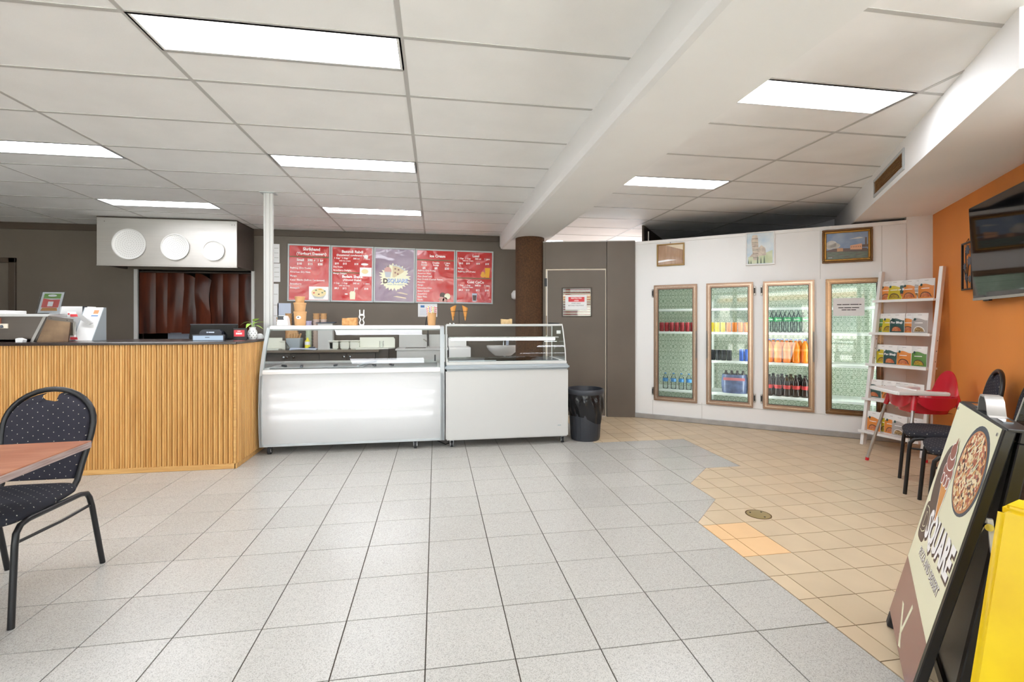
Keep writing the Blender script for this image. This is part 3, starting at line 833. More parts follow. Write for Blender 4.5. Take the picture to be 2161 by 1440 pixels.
def bottle(kind, x, y, z, label, grp, word=None):
    P, H, R, body, lab, cap, z0, z1 = BP[kind]
    if (kind, word) in BPROTO:
        p = CA+CU*x+Vector((0.614, 0.789))*y
        return dup(BPROTO[(kind, word)], (p.x, p.y, z), CANG, label, grp)
    t = cool_item('drink_bottle', label, 'bottle', grp, x, y, z)
    MB().lathe(P, 18).build('body', body, t, smooth=60)
    def rad(zz):
        for (r0, a), (r1, b) in zip(P[:-1], P[1:]):
            if a <= zz <= b: return r0+(r1-r0)*(zz-a)/(b-a+1e-9)
        return R
    lb = MB().lathe([(rad(H*(z0+(z1-z0)*i/5))+0.0012, H*(z0+(z1-z0)*i/5)) for i in range(6)], 18, cap=False).build('label_band', lab, t, smooth=60)
    if kind != 'water': MB().lathe([(R*0.37, H*0.94), (R*0.40, H*0.945), (R*0.40, H), (0, H)], 14).build('cap', cap, t, smooth=40)
    else: MB().lathe([(R*0.42, H*0.94), (R*0.42, H), (0, H)], 12).build('cap', 'label_blue', t, smooth=40)
    if word: text(word, 0.026, 'ink_white', lb, 0.0, H*(z0+z1)/2, -R-0.003, bold=0.02, shear=0.2)
    BPROTO[(kind, word)] = t
    return t

# first bay
for i in range(9):
    can(0.315+i*0.066, 0.24+0.004*(i % 2), SHZ[2], 'can_red', 'dark red drink can behind the leftmost cooler door, '+nth(i, 9), 'row of red cans')
for i, (x, y) in enumerate(((0.36, 0.26), (0.465, 0.26), (0.565, 0.26), (0.66, 0.26))):
    bottle('water', x, y, SHZ[0], 'clear water bottle with blue label on the lowest shelf, '+nth(i, 4), 'water bottles on the lowest shelf')
# second bay
for i in range(8):
    m = 'can_yellow' if i < 3 else 'can_orange'
    can(0.945+i*0.0665, 0.24, SHZ[2], m, ('yellow' if i < 3 else 'orange')+' drink can behind the second cooler door, '+nth(i, 8), 'cans behind the second cooler door')
for i in range(4):
    can(0.955+i*0.064, 0.25, SHZ[1], 'can_black', 'black drink can in the four-can row behind the second cooler door, '+nth(i, 4), 'black cans behind the second cooler door', 0.031, 0.135)
for i in range(3):
    can(1.29+i*0.056, 0.25, SHZ[1], 'can_blue', 'slim blue drink can behind the second cooler door, '+nth(i, 3), 'slim blue cans', 0.026, 0.15)
def pack(x0, w, nb, label):
    t = cool_item('bottle_pack', label, 'drink pack', 'shrink-wrapped cola packs', x0, 0.20, SHZ[0])
    n = 10
    def fn(u, v):
        z = v*0.235; b = 0.012*math.sin(v*PI)+0.006*abs(math.sin(u*PI*nb))
        a = u*2*PI
        return (w/2-math.cos(a)*(w/2+b)*min(1, 1.25-abs(math.cos(a))*0.25), 0.09-math.sin(a)*(0.09+b), z)
    MB().grid(fn, 28, n).build('shrink_wrap', 'wrap_blue', t, smooth=60)
    flat('print_band', 'wrap_pink', rect(0.02, w-0.02, 0.165, 0.20), t, -0.022)
    for k in range(nb):
        MB().lathe([(0.038, 0.20), (0.030, 0.232), (0.014, 0.262), (0.014, 0.285), (0, 0.285)], 12, (0.045+k*(w-0.09)/max(1, nb-1), 0.07, 0)).build('bottle_neck', 'drink_cola', t, smooth=50)
pack(1.065, 0.285, 4, 'blue shrink-wrapped pack of cola bottles at the bottom of the second cooler bay')
pack(1.376, 0.075, 2, 'narrow shrink-wrapped cola pack at the right of the second cooler bay')
# third bay
for i in range(5):
    bottle('lime', 1.60+i*0.094, 0.25, SHZ[2], 'clear lemonade bottle with a green label, '+nth(i, 5)+' in the front row', 'green label lemonade bottles', 'Sprite')
for i in range(4):
    bottle('lime', 1.645+i*0.094, 0.36, SHZ[2], 'clear lemonade bottle with a green label, '+nth(i, 4)+' in the back row', 'green label lemonade bottles', 'Sprite')
for i in range(5):
    bottle('orange', 1.595+i*0.094, 0.25, SHZ[1], 'orange soft drink bottle with blue cap, '+nth(i, 5)+' in the front row', 'orange soft drink bottles')
for i in range(4):
    bottle('orange', 1.64+i*0.094, 0.36, SHZ[1], 'orange soft drink bottle with blue cap, '+nth(i, 4)+' in the back row', 'orange soft drink bottles')
for i in range(5):
    bottle('cola', 1.595+i*0.094, 0.25, SHZ[0], 'dark cola bottle with a red label, '+nth(i, 5)+' in the front row', 'cola bottles')
for i in range(4):
    bottle('cola', 1.64+i*0.094, 0.36, SHZ[0], 'dark cola bottle with a red label, '+nth(i, 4)+' in the back row', 'cola bottles')

# pictures on the coolroom front
def frame4(t, m, x0, x1, z0, z1, w, y0, y1, name='frame', bevel=0.003):
    q = MB(); q.box(x0, x1, y0, y1, z1-w, z1); q.box(x0, x1, y0, y1, z0, z0+w); q.box(x0, x0+w, y0, y1, z0+w, z1-w); q.box(x1-w, x1, y0, y1, z0+w, z1-w)
    return q.build(name, m, t, bevel=bevel)
c_mat('sepia', (176, 140, 104), 0.12, var=0.5, scale=6, stretch=(6, 1, 1), rgb2=(150, 112, 80)); c_mat('sepia_light', (222, 204, 172), 0.15)
c_mat('gold_thin', (150, 118, 66), 0.35, metal=0.4)
p1 = thing('picture', 'small gilt framed sepia picture above the leftmost cooler door', 'picture', (CA.x, CA.y, 0), CANG)
frame4(p1, 'gold_thin', 0.302, 0.648, 2.005, 2.292, 0.017, -0.024, -0.002)
flat('print', 'sepia', rect(0.316, 0.634, 2.019, 2.278), p1, -0.010)
flat('print_light', 'sepia_light', [(0.40, 2.278), (0.634, 2.20), (0.634, 2.278)], p1, -0.0112)
flat('print_ribbon', 'ink_white', [(0.320, 2.052), (0.44, 2.066), (0.555, 2.078), (0.44, 2.088), (0.320, 2.075)], p1, -0.0112)
MB().cyl((0.47, -0.012, 2.296), (0.47, -0.006, 2.312), 0.003, 8).build('hook', 'black_metal', p1)
p2 = thing('picture', 'white framed watercolour of a pale tower above the cooler doors', 'picture', (CA.x, CA.y, 0), CANG)
x0, x1, z0, z1 = 1.345, 1.655, 1.955, 2.350
frame4(p2, 'white', x0, x1, z0, z1, 0.014, -0.022, -0.002)
c_mat('wc_sky', (186, 208, 222), 0.2, var=0.7, scale=7, rgb2=(226, 230, 228)); c_mat('wc_hill', (186, 200, 158), 0.3, var=0.4, scale=8, rgb2=(214, 218, 190)); c_mat('wc_tower', (216, 204, 186), 0.3, var=0.4, scale=26, rgb2=(184, 170, 156)); c_mat('wc_tree', (104, 120, 98), 0.4)
flat('print', 'wc_sky', rect(x0+0.012, x1-0.012, z0+0.012, z1-0.012), p2, -0.010)
flat('print_hill', 'wc_hill', [(x0+0.03, z0+0.02), (x1-0.025, z0+0.02), (x1-0.025, z0+0.17), (x1-0.09, z0+0.145), (x1-0.16, z0+0.11), (x0+0.03, z0+0.10)], p2, -0.0108)
flat('print_town', 'wc_tower', [(x0+0.04, z0+0.10), (x1-0.09, z0+0.115), (x1-0.10, z0+0.20), (x1-0.14, z0+0.235), (x0+0.10, z0+0.17)], p2, -0.0114)
tw = [(x0+0.085, z0+0.06), (x0+0.145, z0+0.06), (x0+0.135, z0+0.30), (x0+0.125, z0+0.36), (x0+0.075, z0+0.36), (x0+0.062, z0+0.30)]
flat('print_tower', 'wc_tower', tw, p2, -0.012)
for k in range(6):
    z = z0+0.09+k*0.045; flat('print_storey', 'choc' if k % 2 else 'wc_tree', rect(x0+0.080-k*0.002, x0+0.138-k*0.001, z, z+0.004), p2, -0.0126)
for x, h in ((0.035, 0.06), (0.06, 0.05), (0.13, 0.10), (0.165, 0.085), (0.20, 0.10)):
    flat('print_cypress', 'wc_tree', [(x0+x-0.008, z0+0.02), (x0+x+0.008, z0+0.02), (x0+x+0.005, z0+h*0.7), (x0+x, z0+0.02+h), (x0+x-0.006, z0+h*0.7)], p2, -0.0128)
p3 = thing('picture', 'gilt framed painting of a harbour with clouds above the rightmost cooler door', 'picture', (CA.x, CA.y, 0), CANG)
x0, x1, z0, z1 = 2.118, 2.578, 1.935, 2.305
frame4(p3, 'gold_dark', x0, x1, z0, z1, 0.020, -0.030, -0.002, bevel=0.005)
frame4(p3, 'gold', x0+0.019, x1-0.019, z0+0.019, z1-0.019, 0.022, -0.024, -0.002, 'frame_slip', bevel=0.006)
X0, X1, Z0, Z1 = x0+0.04, x1-0.04, z0+0.04, z1-0.04
c_mat('oil_sky', (118, 140, 172), 0.3, var=0.5, scale=9, rgb2=(150, 164, 184)); c_mat('oil_cloud', (214, 212, 206), 0.4, var=0.3, scale=20); c_mat('oil_water', (104, 116, 98), 0.3, var=0.5, scale=22, stretch=(1, 1, 4), rgb2=(84, 90, 80)); c_mat('oil_peach', (222, 168, 132), 0.4); c_mat('oil_brown', (104, 84, 74), 0.4); c_mat('oil_tan', (188, 142, 102), 0.4)
flat('print', 'oil_sky', rect(X0, X1, Z0, Z1), p3, -0.010)
flat('print_water', 'oil_water', rect(X0, X1, Z0, Z0+0.10), p3, -0.0106)
for c in ((0.05, 0.17, 0.05, 0.04), (0.085, 0.15, 0.045, 0.03), (0.035, 0.14, 0.034, 0.03)): flat('print_cloud', 'oil_cloud', disc(X0+c[0], Z0+c[1], c[2], c[3], 16), p3, -0.0110)
flat('print_cloud', 'oil_cloud', [(X0+0.21, Z0+0.215), (X0+0.30, Z0+0.235), (X0+0.34, Z0+0.222), (X0+0.30, Z0+0.215)], p3, -0.0112)
flat('print_shore', 'oil_brown', [(X0, Z0+0.085), (X0+0.37, Z0+0.075), (X0+0.37, Z0+0.11), (X0+0.22, Z0+0.115), (X0+0.08, Z0+0.12), (X0, Z0+0.10)], p3, -0.0114)
flat('print_house', 'oil_tan', rect(X0+0.10, X0+0.155, Z0+0.085, Z0+0.122), p3, -0.0118)
flat('print_palace', 'oil_peach', [(X0+0.22, Z0+0.10), (X0+0.325, Z0+0.095), (X0+0.325, Z0+0.16), (X0+0.22, Z0+0.145)], p3, -0.0120)
for k in range(6): flat('print_window', 'oil_brown', rect(X0+0.228+k*0.016, X0+0.233+k*0.016, Z0+0.122, Z0+0.134), p3, -0.0124)
flat('print_house', 'oil_brown', rect(X0+0.325, X0+0.378, Z0+0.12, Z0+0.148), p3, -0.0122)
flat('print_belfry', 'oil_brown', rect(X0+0.352, X0+0.368, Z0+0.148, Z0+0.225), p3, -0.0122)
for x, z, w in ((0.03, 0.03, 0.05), (0.10, 0.055, 0.06), (0.26, 0.05, 0.07), (0.17, 0.025, 0.04)): flat('print_boat', 'oil_brown', [(X0+x, Z0+z), (X0+x+w, Z0+z), (X0+x+w*0.8, Z0+z-0.006), (X0+x+w*0.2, Z0+z-0.006)], p3, -0.0118)
flat('print_glint', 'ink_white', rect(X0+0.018, X0+0.055, Z0+0.018, Z0+0.022), p3, -0.0122)

# ---- orange wall, bulkhead and what hangs there (local x from the corner towards the camera, y into the wall)
ow = box('wall_right', 'orange_wall', -0.02, 2.95, 0.0, 0.12, 0, 2.42); ow.location = (OC.x, OC.y, 0); ow.rotation_euler = (0, 0, OANG)
tag(ow, 'orange painted side wall on the right', 'wall', kind='structure')
bd = Vector((0.5816, 0.8134)); bn = Vector((0.8134, -0.5816)); E0 = Vector((2.51, 1.672))
P0 = E0; P1 = E0+bd*4.75; P2 = P1+bn*0.82; P3 = E0+bn*0.82
bk = thing('bulkhead', 'white boxed ceiling bulkhead with an air vent along the orange wall', 'bulkhead', kind='structure')
MB().prism([(p.x, p.y) for p in (P0, P1, P2, P3)], 2.385, ZC+0.03).build('casing', 'plaster', bk)
q = MB(); ts = -0.004
def bpt(t, z, off): p = E0+bd*t+bn*off; return (p.x, p.y, z)
tv0, tv1, zv0, zv1 = 1.645, 2.56, 2.425, 2.588
vt = thing('air_vent', 'dusty louvred air vent in the side of the white bulkhead', 'air vent', (E0.x, E0.y, 0), math.atan2(bd.y, bd.x)+PI)
# local x runs back along the face, y into the bulkhead
frame4(vt, 'grey_trim', -tv1, -tv0, zv0, zv1, 0.026, -0.012, 0.002)
box('vent_back', 'dark_room', -tv1+0.02, -tv0-0.02, -0.001, 0.0006, zv0+0.02, zv1-0.02, vt)
for k in range(9):
    z = zv0+0.03+k*0.0125
    MB().prism([(-0.009, z), (-0.001, z+0.006), (-0.001, z+0.009), (-0.009, z+0.003)], -tv1+0.026, -tv0-0.026, 'x').build('louvre', 'kraft_dark', vt)

tv = thing('television', 'large black flat television on the orange wall', 'television', (OC.x, OC.y, 0), OANG)
tx0, tx1, tz0, tz1 = 1.245, 2.62, 1.452, 2.205
tr = Matrix.Translation((tx0, -0.075, tz0)) @ Matrix.Rotation(math.radians(2.2), 4, 'X')
q = MB().box(0, tx1-tx0, 0, 0.035, 0, tz1-tz0).xf(tr); q.build('case', 'black', tv, bevel=0.004)
q = MB().box(0.006, tx1-tx0-0.006, -0.002, 0.001, 0.022, tz1-tz0-0.006).xf(tr); q.build('screen', 'black_gloss', tv)
q = MB().box(0.0, tx1-tx0, -0.004, 0.001, 0.0, 0.020).xf(tr); q.build('lower_bezel', 'silver', tv)
q = MB().box(0.17, 0.27, 0.0, 0.02, -0.010, 0.0).xf(tr); q.build('sensor_bar', 'black', tv)
box('wall_bracket', 'black_metal', 1.7, 2.1, -0.05, 0.0, 1.65, 2.0, tv)

ar = thing('metal_wall_art', 'narrow black metal wall art with leafy stems on the orange wall', 'wall art', (OC.x, OC.y, 0), OANG)
ax0, ax1, az0, az1 = 0.855, 1.065, 1.555, 1.968
frame4(ar, 'black_metal', ax0, ax1, az0, az1, 0.013, -0.030, -0.014, bevel=0.002)
for x, top in ((0.93, 1.90), (0.99, 1.82), (0.90, 1.74)):
    MB().tube([(0.965, -0.022, az0+0.012), (0.96+(x-0.96)*0.3, -0.024, 1.65), (x, -0.022, top)], 0.004, 6).build('stem', 'black_metal', ar)
for k, (x, z, s) in enumerate(((0.975, 1.90, 0.05), (1.01, 1.80, 0.045), (0.92, 1.76, 0.035), (0.95, 1.665, 0.04), (1.02, 1.645, 0.035))):
    pts = [(x+s*(1 if i % 2 == 0 else 0.62)*math.cos(i*PI/7), z+s*(1 if i % 2 == 0 else 0.62)*math.sin(i*PI/7)) for i in range(14)]
    MB().prism(pts, -0.026, -0.023, 'y').build('leaf', 'slate', ar)
MB().tube([(0.93, -0.02, az1), (0.96, -0.012, az1+0.03), (0.99, -0.02, az1)], 0.002, 5).build('hanger', 'black_metal', ar)

# ------------------------------------------------------------------ slatted counter
CZ = 1.085
ct = thing('service_counter', 'service counter clad in golden oak slats with a dark top', 'counter', (0, 0, 0))
box('carcass', 'slat_back', -4.62, -1.735, 4.452, 5.16, 0.0, CZ, ct)
box('worktop', 'stone_black', -4.64, -1.705, 4.405, 5.18, CZ, CZ+0.024, ct, bevel=0.004)
box('plinth_trim', 'oak_trim', -4.62, -1.722, 4.432, 4.452, 0.0, 0.045, ct, bevel=0.003)
box('plinth_trim', 'oak_trim', -1.735, -1.715, 4.432, 5.16, 0.0, 0.045, ct, bevel=0.003)
box('corner_trim', 'oak_trim', -1.742, -1.722, 4.432, 4.452, 0.045, CZ, ct, bevel=0.003)
def slat_profile(w, d):
    return [(-w/2, 0), (-w/2, -d*0.45), (-w*0.44, -d*0.85), (-w*0.30, -d), (-w*0.02, -d), (w*0.10, -d*0.86), (w*0.14, -d*0.55), (w*0.22, -d*0.62), (w*0.36, -d*0.58), (w/2, -d*0.28), (w/2, 0)]
sw = 0.0402
sp_ = MB().prism(slat_profile(sw*0.80, 0.026), 0.045, CZ, 'z').build('sp', 'slat', smooth=50); SL = sp_.data; bpy.data.objects.remove(sp_)
n = 0; x = -1.745-sw/2
while x > -4.6:
    link('slat', SL, ct, (x, 4.452, 0)); x -= sw
y = 4.455+sw/2
while y < 5.15:
    link('slat', SL, ct, (-1.735, y, 0), (0, 0, PI/2)); y += sw

# ---- extraction hood and pizza pans, strip curtain
hd = thing('extraction_hood', 'brushed stainless extraction hood under the ceiling behind the counter', 'extraction hood', (0, 0, 0))
HX0, HX1, HY, HZ0, HZ1 = -4.335, -2.655, 6.87, 2.025, 2.635
box('canopy_front', 'steel', HX0, HX1, HY, HY+0.012, HZ0, HZ1, hd, bevel=0.002)
box('canopy_side', 'steel_dark', HX1-0.012, HX1, HY+0.012, 7.47, HZ0, HZ1-0.0, hd)
box('canopy_side', 'steel_dark', HX0, HX0+0.012, HY+0.012, 7.47, HZ0, HZ1, hd)
box('canopy_top', 'brown_trim', HX0, HX1, HY-0.004, 7.47, HZ1, HZ1+0.012, hd)
box('canopy_lip', 'steel', HX0, HX1, HY-0.004, HY+0.03, HZ0-0.018, HZ0, hd, bevel=0.002)
box('filter_panel', 'dark_brown', HX0+0.02, HX1-0.02, HY+0.06, 7.46, HZ0+0.20, HZ0+0.21, hd)
for x in (HX0+0.09, HX1-0.06, HX1-0.03): MB().cyl((x, HY-0.003, HZ1-0.05), (x, HY+0.001, HZ1-0.05), 0.006, 8).build('rivet', 'steel_dark', hd)
for nm, cx, cz, r in (('large perforated round pizza tray hung leftmost on the steel hood', -3.951, 2.292, 0.200), ('medium perforated round pizza tray hung in the middle of the steel hood', -3.404, 2.268, 0.172), ('small plain round pizza tray hung rightmost on the steel hood', -2.937, 2.230, 0.134)):
    t = thing('pizza_tray', nm, 'tray', (cx, HY-0.004, cz), group='round trays on the hood')
    R_ = Matrix.Rotation(PI/2, 4, 'X')
    MB().lathe([(0, 0.002), (r*0.86, 0.002), (r*0.93, 0.006), (r*0.95, 0.022), (r, 0.022), (r, 0.018), (r*0.97, 0.0), (0, -0.0)], 48).xf(R_).build('dish', 'alu_pan', t, smooth=40)
    q = MB()
    if r > 0.15:
        for ring in range(1, 7):
            for k in range(ring*7):
                a = 2*PI*k/(ring*7); rr = r*0.82*ring/6
                q.prism(disc(rr*math.cos(a), rr*math.sin(a), 0.0032, n=5), -0.0035, -0.0021, 'y')
        o = q.build('perforation', 'steel_dark', t); o['kind'] = 'stuff'
sc = thing('strip_curtain', 'brown translucent plastic strip curtain hanging below the steel hood', 'curtain', (0, 0, 0))
MB().cyl((-4.19, YB+0.02, 2.0), (-2.70, YB+0.02, 2.0), 0.012, 10).build('rail', 'steel_dark', sc)
ns = 8; wst = 1.47/ns
for k in range(ns):
    x0 = -4.175+k*wst; rr = random.Random(k*7+3); bow = rr.uniform(0.008, 0.03); tw = rr.uniform(-0.03, 0.03); yy = YB+0.03-(0.012 if k % 2 else 0.03); bot = 1.11+rr.uniform(-0.008, 0.012)
    tx = 0.5 if k == 4 else 0.0
    def fn(u, v):
        z = 1.985+(bot-1.985)*v
        y = yy-bow*math.sin(u*PI)*(0.5+0.5*math.sin(v*PI*0.9+0.3))+tw*(u-0.5)*v*2 - tx*0.08*math.sin(PI*min(1, v*1.6))*(1-u)
        return (x0-0.014+u*(wst+0.028)-tx*0.06*u*math.sin(PI*min(1, v*1.5)), y, z-(0.10*(u**2) if k in (3, 4) else 0.0)*(1-v))
    MB().grid(fn, 10, 24).build('strip', 'pvc', sc, smooth=80, solid=0.002)
for nm, lab, m, X0_, X1_, z1 in (('storage_box', 'pale blue box behind the brown strip curtain', 'paper_blue', -3.95, -3.35, 1.14), ('storage_box', 'beige carton behind the brown strip curtain', 'blind_cream', -3.30, -3.12, 1.16)):
    t = thing(nm, lab, 'box', (X0_, 7.75, 0))
    box('body', m, 0, X1_-X0_, 0, 0.3, 0.9, z1, t, bevel=0.004); box('lid', m, -0.006, X1_-X0_+0.006, -0.006, 0.306, z1, z1+0.02, t, bevel=0.003)
    if True: box('stand', 'steel_dark', 0.0, X1_-X0_, 0, 0.3, 0, 0.9, t)

# ---- white post from counter to ceiling
po = thing('post', 'slim white aluminium post between counter end and ceiling', 'post', (-1.762, 5.371, 0), kind='structure')
q = MB(); q.box(-0.045, 0.045, -0.02, 0.02, 0, ZC); q.box(-0.02, 0.02, -0.032, -0.02, 0, ZC)
q.build('profile', 'fridge_grey', po, bevel=0.003)
box('head_plate', 'grey_trim', -0.075, 0.075, -0.06, 0.06, ZC-0.006, ZC, po)

# ---- on the counter
CT = CZ+0.024
dc = thing('food_display', 'low stainless hot food display at the left of the counter', 'food display', (-3.39, 4.62, CT))
MB().prism([(-1.0, 0.0), (0.0, 0.0), (0.10, 0.215), (-1.0, 0.215)], 0.02, 0.05, 'y').build('front_glass', 'steel_dark', dc)
MB().prism([(-0.035, 0.0), (-0.012, 0.0), (0.085, 0.215), (0.062, 0.215)], 0.008, 0.045, 'y').build('end_post', 'silver', dc)
box('top_shelf', 'fridge_grey', -1.0, 0.12, -0.01, 0.30, 0.215, 0.238, dc, bevel=0.003)
box('base', 'steel', -1.0, 0.0, 0.02, 0.34, 0.0, 0.02, dc)
box('name_strip', mat('rust_strip', (164, 104, 84), 0.6), -0.9, -0.255, 0.010, 0.020, 0.155, 0.205, dc)
sp = box('switch_plate', 'blind_cream', -0.275, -0.20, 0.006, 0.020, 0.115, 0.155, dc, bevel=0.002)
MB().cyl((-0.24, -0.004, 0.140), (-0.232, -0.004, 0.122), 0.010, 10).build('switch', 'slate', sp)
ms = thing('slanted_steel_guard', 'slanted reflective steel guard panel beside the food display', 'steel guard', (-3.355, 4.60, CT))
MB().prism([(0.0, 0.0), (0.235, 0.0), (0.255, 0.195), (0.085, 0.215)], 0.0, 0.012, 'y').build('panel', mat('steel_tan_reflection', (178, 150, 122), 0.3, metal=0.9, var=0.4, scale=7, rgb2=(136, 112, 94)), ms)  # tan reflection painted into the steel colour
MB().prism([(0.085, 0.190), (0.275, 0.165), (0.275, 0.195), (0.090, 0.222)], -0.006, 0.0, 'y').build('top_strip', 'steel_dark', ms)
for x, z in ((0.115, 0.203), (0.235, 0.184)): MB().cyl((x, -0.010, z), (x, -0.006, z), 0.004, 8).build('rivet', 'chrome', ms)
dm = thing('dough_roller', 'white dough rolling machine with red buttons on the counter', 'dough roller', (-3.22, 4.80, CT))
# slanting front between two upright sheet sides
MB().prism([(0.0, 0.0), (0.012, 0.0), (0.167, 0.305), (0.155, 0.305)], 0.0, 0.150, 'x').build('front_panel', 'white', dm, bevel=0.002)
MB().prism([(0.0, 0.0), (0.185, 0.0), (0.185, 0.305), (0.155, 0.305)], 0.150, 0.156, 'x').build('side_panel', 'grey_band', dm)
MB().prism([(0.0, 0.0), (0.185, 0.0), (0.185, 0.305), (0.155, 0.305)], -0.006, 0.0, 'x').build('side_panel', 'grey_band', dm)
box('top_hopper', 'white', -0.32, -0.02, 0.19, 0.33, 0.0, 0.315, dm, bevel=0.003)
box('hopper_edge', 'charcoal', -0.02, -0.006, 0.15, 0.19, 0.215, 0.315, dm)
box('roller_guard', 'steel_v', -0.02, 0.03, -0.03, 0.0, 0.05, 0.175, dm, bevel=0.006, seg=2)
MB().prism([(0.02, 0.20), (0.10, 0.145), (0.13, 0.16), (0.05, 0.235)], 0.04, 0.06, 'y').build('lever_plate', 'fridge_grey', dm)
for z in (0.0, 0.205):
    b_ = box('button_box', 'white', -0.03, 0.03, -0.02, 0.0, z+0.005, z+0.055, dm, bevel=0.003)
    MB().prism([(0.0, z+0.012), (0.055, z+0.012), (0.05, z+0.034), (0.0, z+0.034)], -0.028, -0.02, 'y').build('button', 'ink_red', b_)
    MB().prism(disc(-0.016, z+0.036, 0.008, n=12), -0.022, -0.02, 'y').build('dial_mark', 'ink_red', b_)
c_mat('sticker_tan', (196, 140, 96), 0.5)
[MB().prism([(0.155*za/0.305-0.002, za), (0.155*za/0.305, za), (0.155*zb_/0.305, zb_), (0.155*zb_/0.305-0.002, zb_)], xa, xb_, 'x').build('sticker', mm, dm) for mm, xa, xb_, za, zb_ in (('sticker_tan', 0.085, 0.125, 0.245, 0.28), ('ink_blue', 0.075, 0.130, 0.222, 0.232))]
mn = thing('menu_stand', 'clear stand with a green and red flyer on the food display', 'menu stand', (-3.44, 4.70, CT+0.238))
tl = Matrix.Rotation(math.radians(-9), 4, 'X') @ Matrix.Shear('XZ', 4, (0.0, 0.0))
def mnp(nm, m, pts, y): return MB().prism([(x+0.12*z, z) for x, z in pts], y-0.001, y, 'y').xf(tl).build(nm, m, mn)
mnp('holder', 'acrylic', rect(0.0, 0.19, 0, 0.20), 0.0); mnp('flyer', 'paper', rect(0.012, 0.178, 0.01, 0.196), 0.004)
mnp('print_green', mat('flyer_green', (134, 176, 84), 0.6), rect(0.03, 0.160, 0.140, 0.184), 0.0025); mnp('print_red', mat('flyer_red', (226, 96, 90), 0.6), [(0.03, 0.06), (0.160, 0.06), (0.160, 0.132), (0.09, 0.128), (0.03, 0.140)], 0.0025)
mnp('print_badge', 'ink_white', disc(0.095, 0.166, 0.034, 0.010, 16), 0.0012); mnp('print_panel', 'ink_white', rect(0.075, 0.115, 0.070, 0.112), 0.0012)
mnp('print_food', mat('flyer_tan', (214, 150, 84), 0.6), [(0.03, 0.03), (0.160, 0.03), (0.150, 0.058), (0.04, 0.058)], 0.0025)
box('foot', 'acrylic', 0.0, 0.19, -0.03, 0.06, 0, 0.003, mn)
ty = thing('white_tray', 'white shallow tray on top of the hot food display', 'tray', (-3.78, 4.72, CT+0.238))
box('tray_body', 'white', -0.35, 0.10, 0, 0.22, 0, 0.032, ty, bevel=0.004)
MB().prism([(-0.02, 0), (0.03, 0), (0.035, 0.02), (0.0, 0.035), (-0.022, 0.03)], -0.02, 0.02, 'y').build('crumpled_napkin', 'paper', loc=(-3.46, 4.58, CT))
tag(bpy.data.objects['crumpled_napkin'], 'crumpled white napkin at the foot of the food display', 'napkin')

pm = thing('pos_monitor', 'black point of sale monitor seen from behind on the counter', 'monitor', (-2.30, 4.86, CT))
tlm = Matrix.Translation((0, 0, 0.0)) @ Matrix.Rotation(math.radians(-14), 4, 'X')
MB().box(0.0, 0.415, 0.0, 0.02, 0.012, 0.152).xf(tlm).build('screen_case', 'black_gloss', pm, bevel=0.004)
MB().box(0.0, 0.415, -0.003, 0.0, 0.146, 0.154).xf(tlm).build('edge_trim', 'charcoal', pm)
MB().prism([(0.115, 0.0), (0.31, 0.0), (0.31, 0.075), (0.285, 0.098), (0.14, 0.098), (0.115, 0.075)], -0.05, 0.0, 'y').build('stand', mat('navy_plastic', (22, 26, 40), 0.35), pm, bevel=0.004)
flat('maker_mark', 'paper_blue', disc(0.185, 0.072, 0.007, n=12), pm, -0.0512); flat('maker_mark', 'paper_blue', rect(0.196, 0.245, 0.067, 0.077), pm, -0.0512)
box('base', 'black', 0.08, 0.34, -0.08, 0.12, 0, 0.012, pm, bevel=0.004)
cd = thing('customer_display', 'small customer screen with a white page in front of the monitor', 'screen', (-2.215, 4.74, CT))
box('case', 'charcoal', 0.0, 0.275, 0.0, 0.02, 0.0, 0.052, cd, bevel=0.003)
box('screen', emit_mat('screen_white', (206, 228, 250), 0.8), 0.010, 0.265, -0.002, 0.0, 0.002, 0.043, cd)
flat('print_line', 'ink', rect(0.112, 0.15, 0.025, 0.030), cd, -0.0022)
rc = thing('card_sign', 'black card holder with a red card beside the vase', 'card sign', (-1.865, 4.86, CT))
box('holder', 'black', -0.045, 0.075, 0.0, 0.012, 0, 0.110, rc, bevel=0.002); box('card', mat('card_red', (214, 48, 60), 0.4), -0.038, 0.055, -0.002, 0.0, 0.030, 0.092, rc)
[flat('print_mark', 'ink_white', [(-0.020+k*0.011, 0.050), (-0.012+k*0.011, 0.050), (-0.011+k*0.011, 0.068), (-0.020+k*0.011, 0.066)], rc, -0.0022) for k in range(5)]; flat('print_line', 'ink_white', rect(-0.008, 0.02, 0.078, 0.083), rc, -0.0022); box('foot', 'black', -0.045, 0.075, -0.02, 0.05, 0, 0.006, rc)
vs = thing('vase_plant', 'white patterned vase with a lime green leafy cutting on the counter', 'plant', (-1.775, 4.96, CT))
MB().lathe([(0.030, 0), (0.040, 0.02), (0.045, 0.05), (0.040, 0.08), (0.028, 0.10), (0.030, 0.118), (0.027, 0.118), (0.024, 0.10)], 24).build('vase', 'white', vs, smooth=50)
q = MB()
for r_ in range(4):
    for k in range(9):
        a = 2*PI*(k+0.5*(r_ % 2))/9; z = 0.015+r_*0.020; rad = (0.040, 0.0445, 0.0452, 0.042)[r_]+0.0006
        e = 0.10
        q.add([(rad*math.cos(a-e), rad*math.sin(a-e), z), (rad*math.cos(a+e), rad*math.sin(a+e), z), (rad*math.cos(a), rad*math.sin(a), z+0.013)], [(0, 1, 2)])
o = q.build('triangle_print', 'ink', vs); o['kind'] = 'stuff'
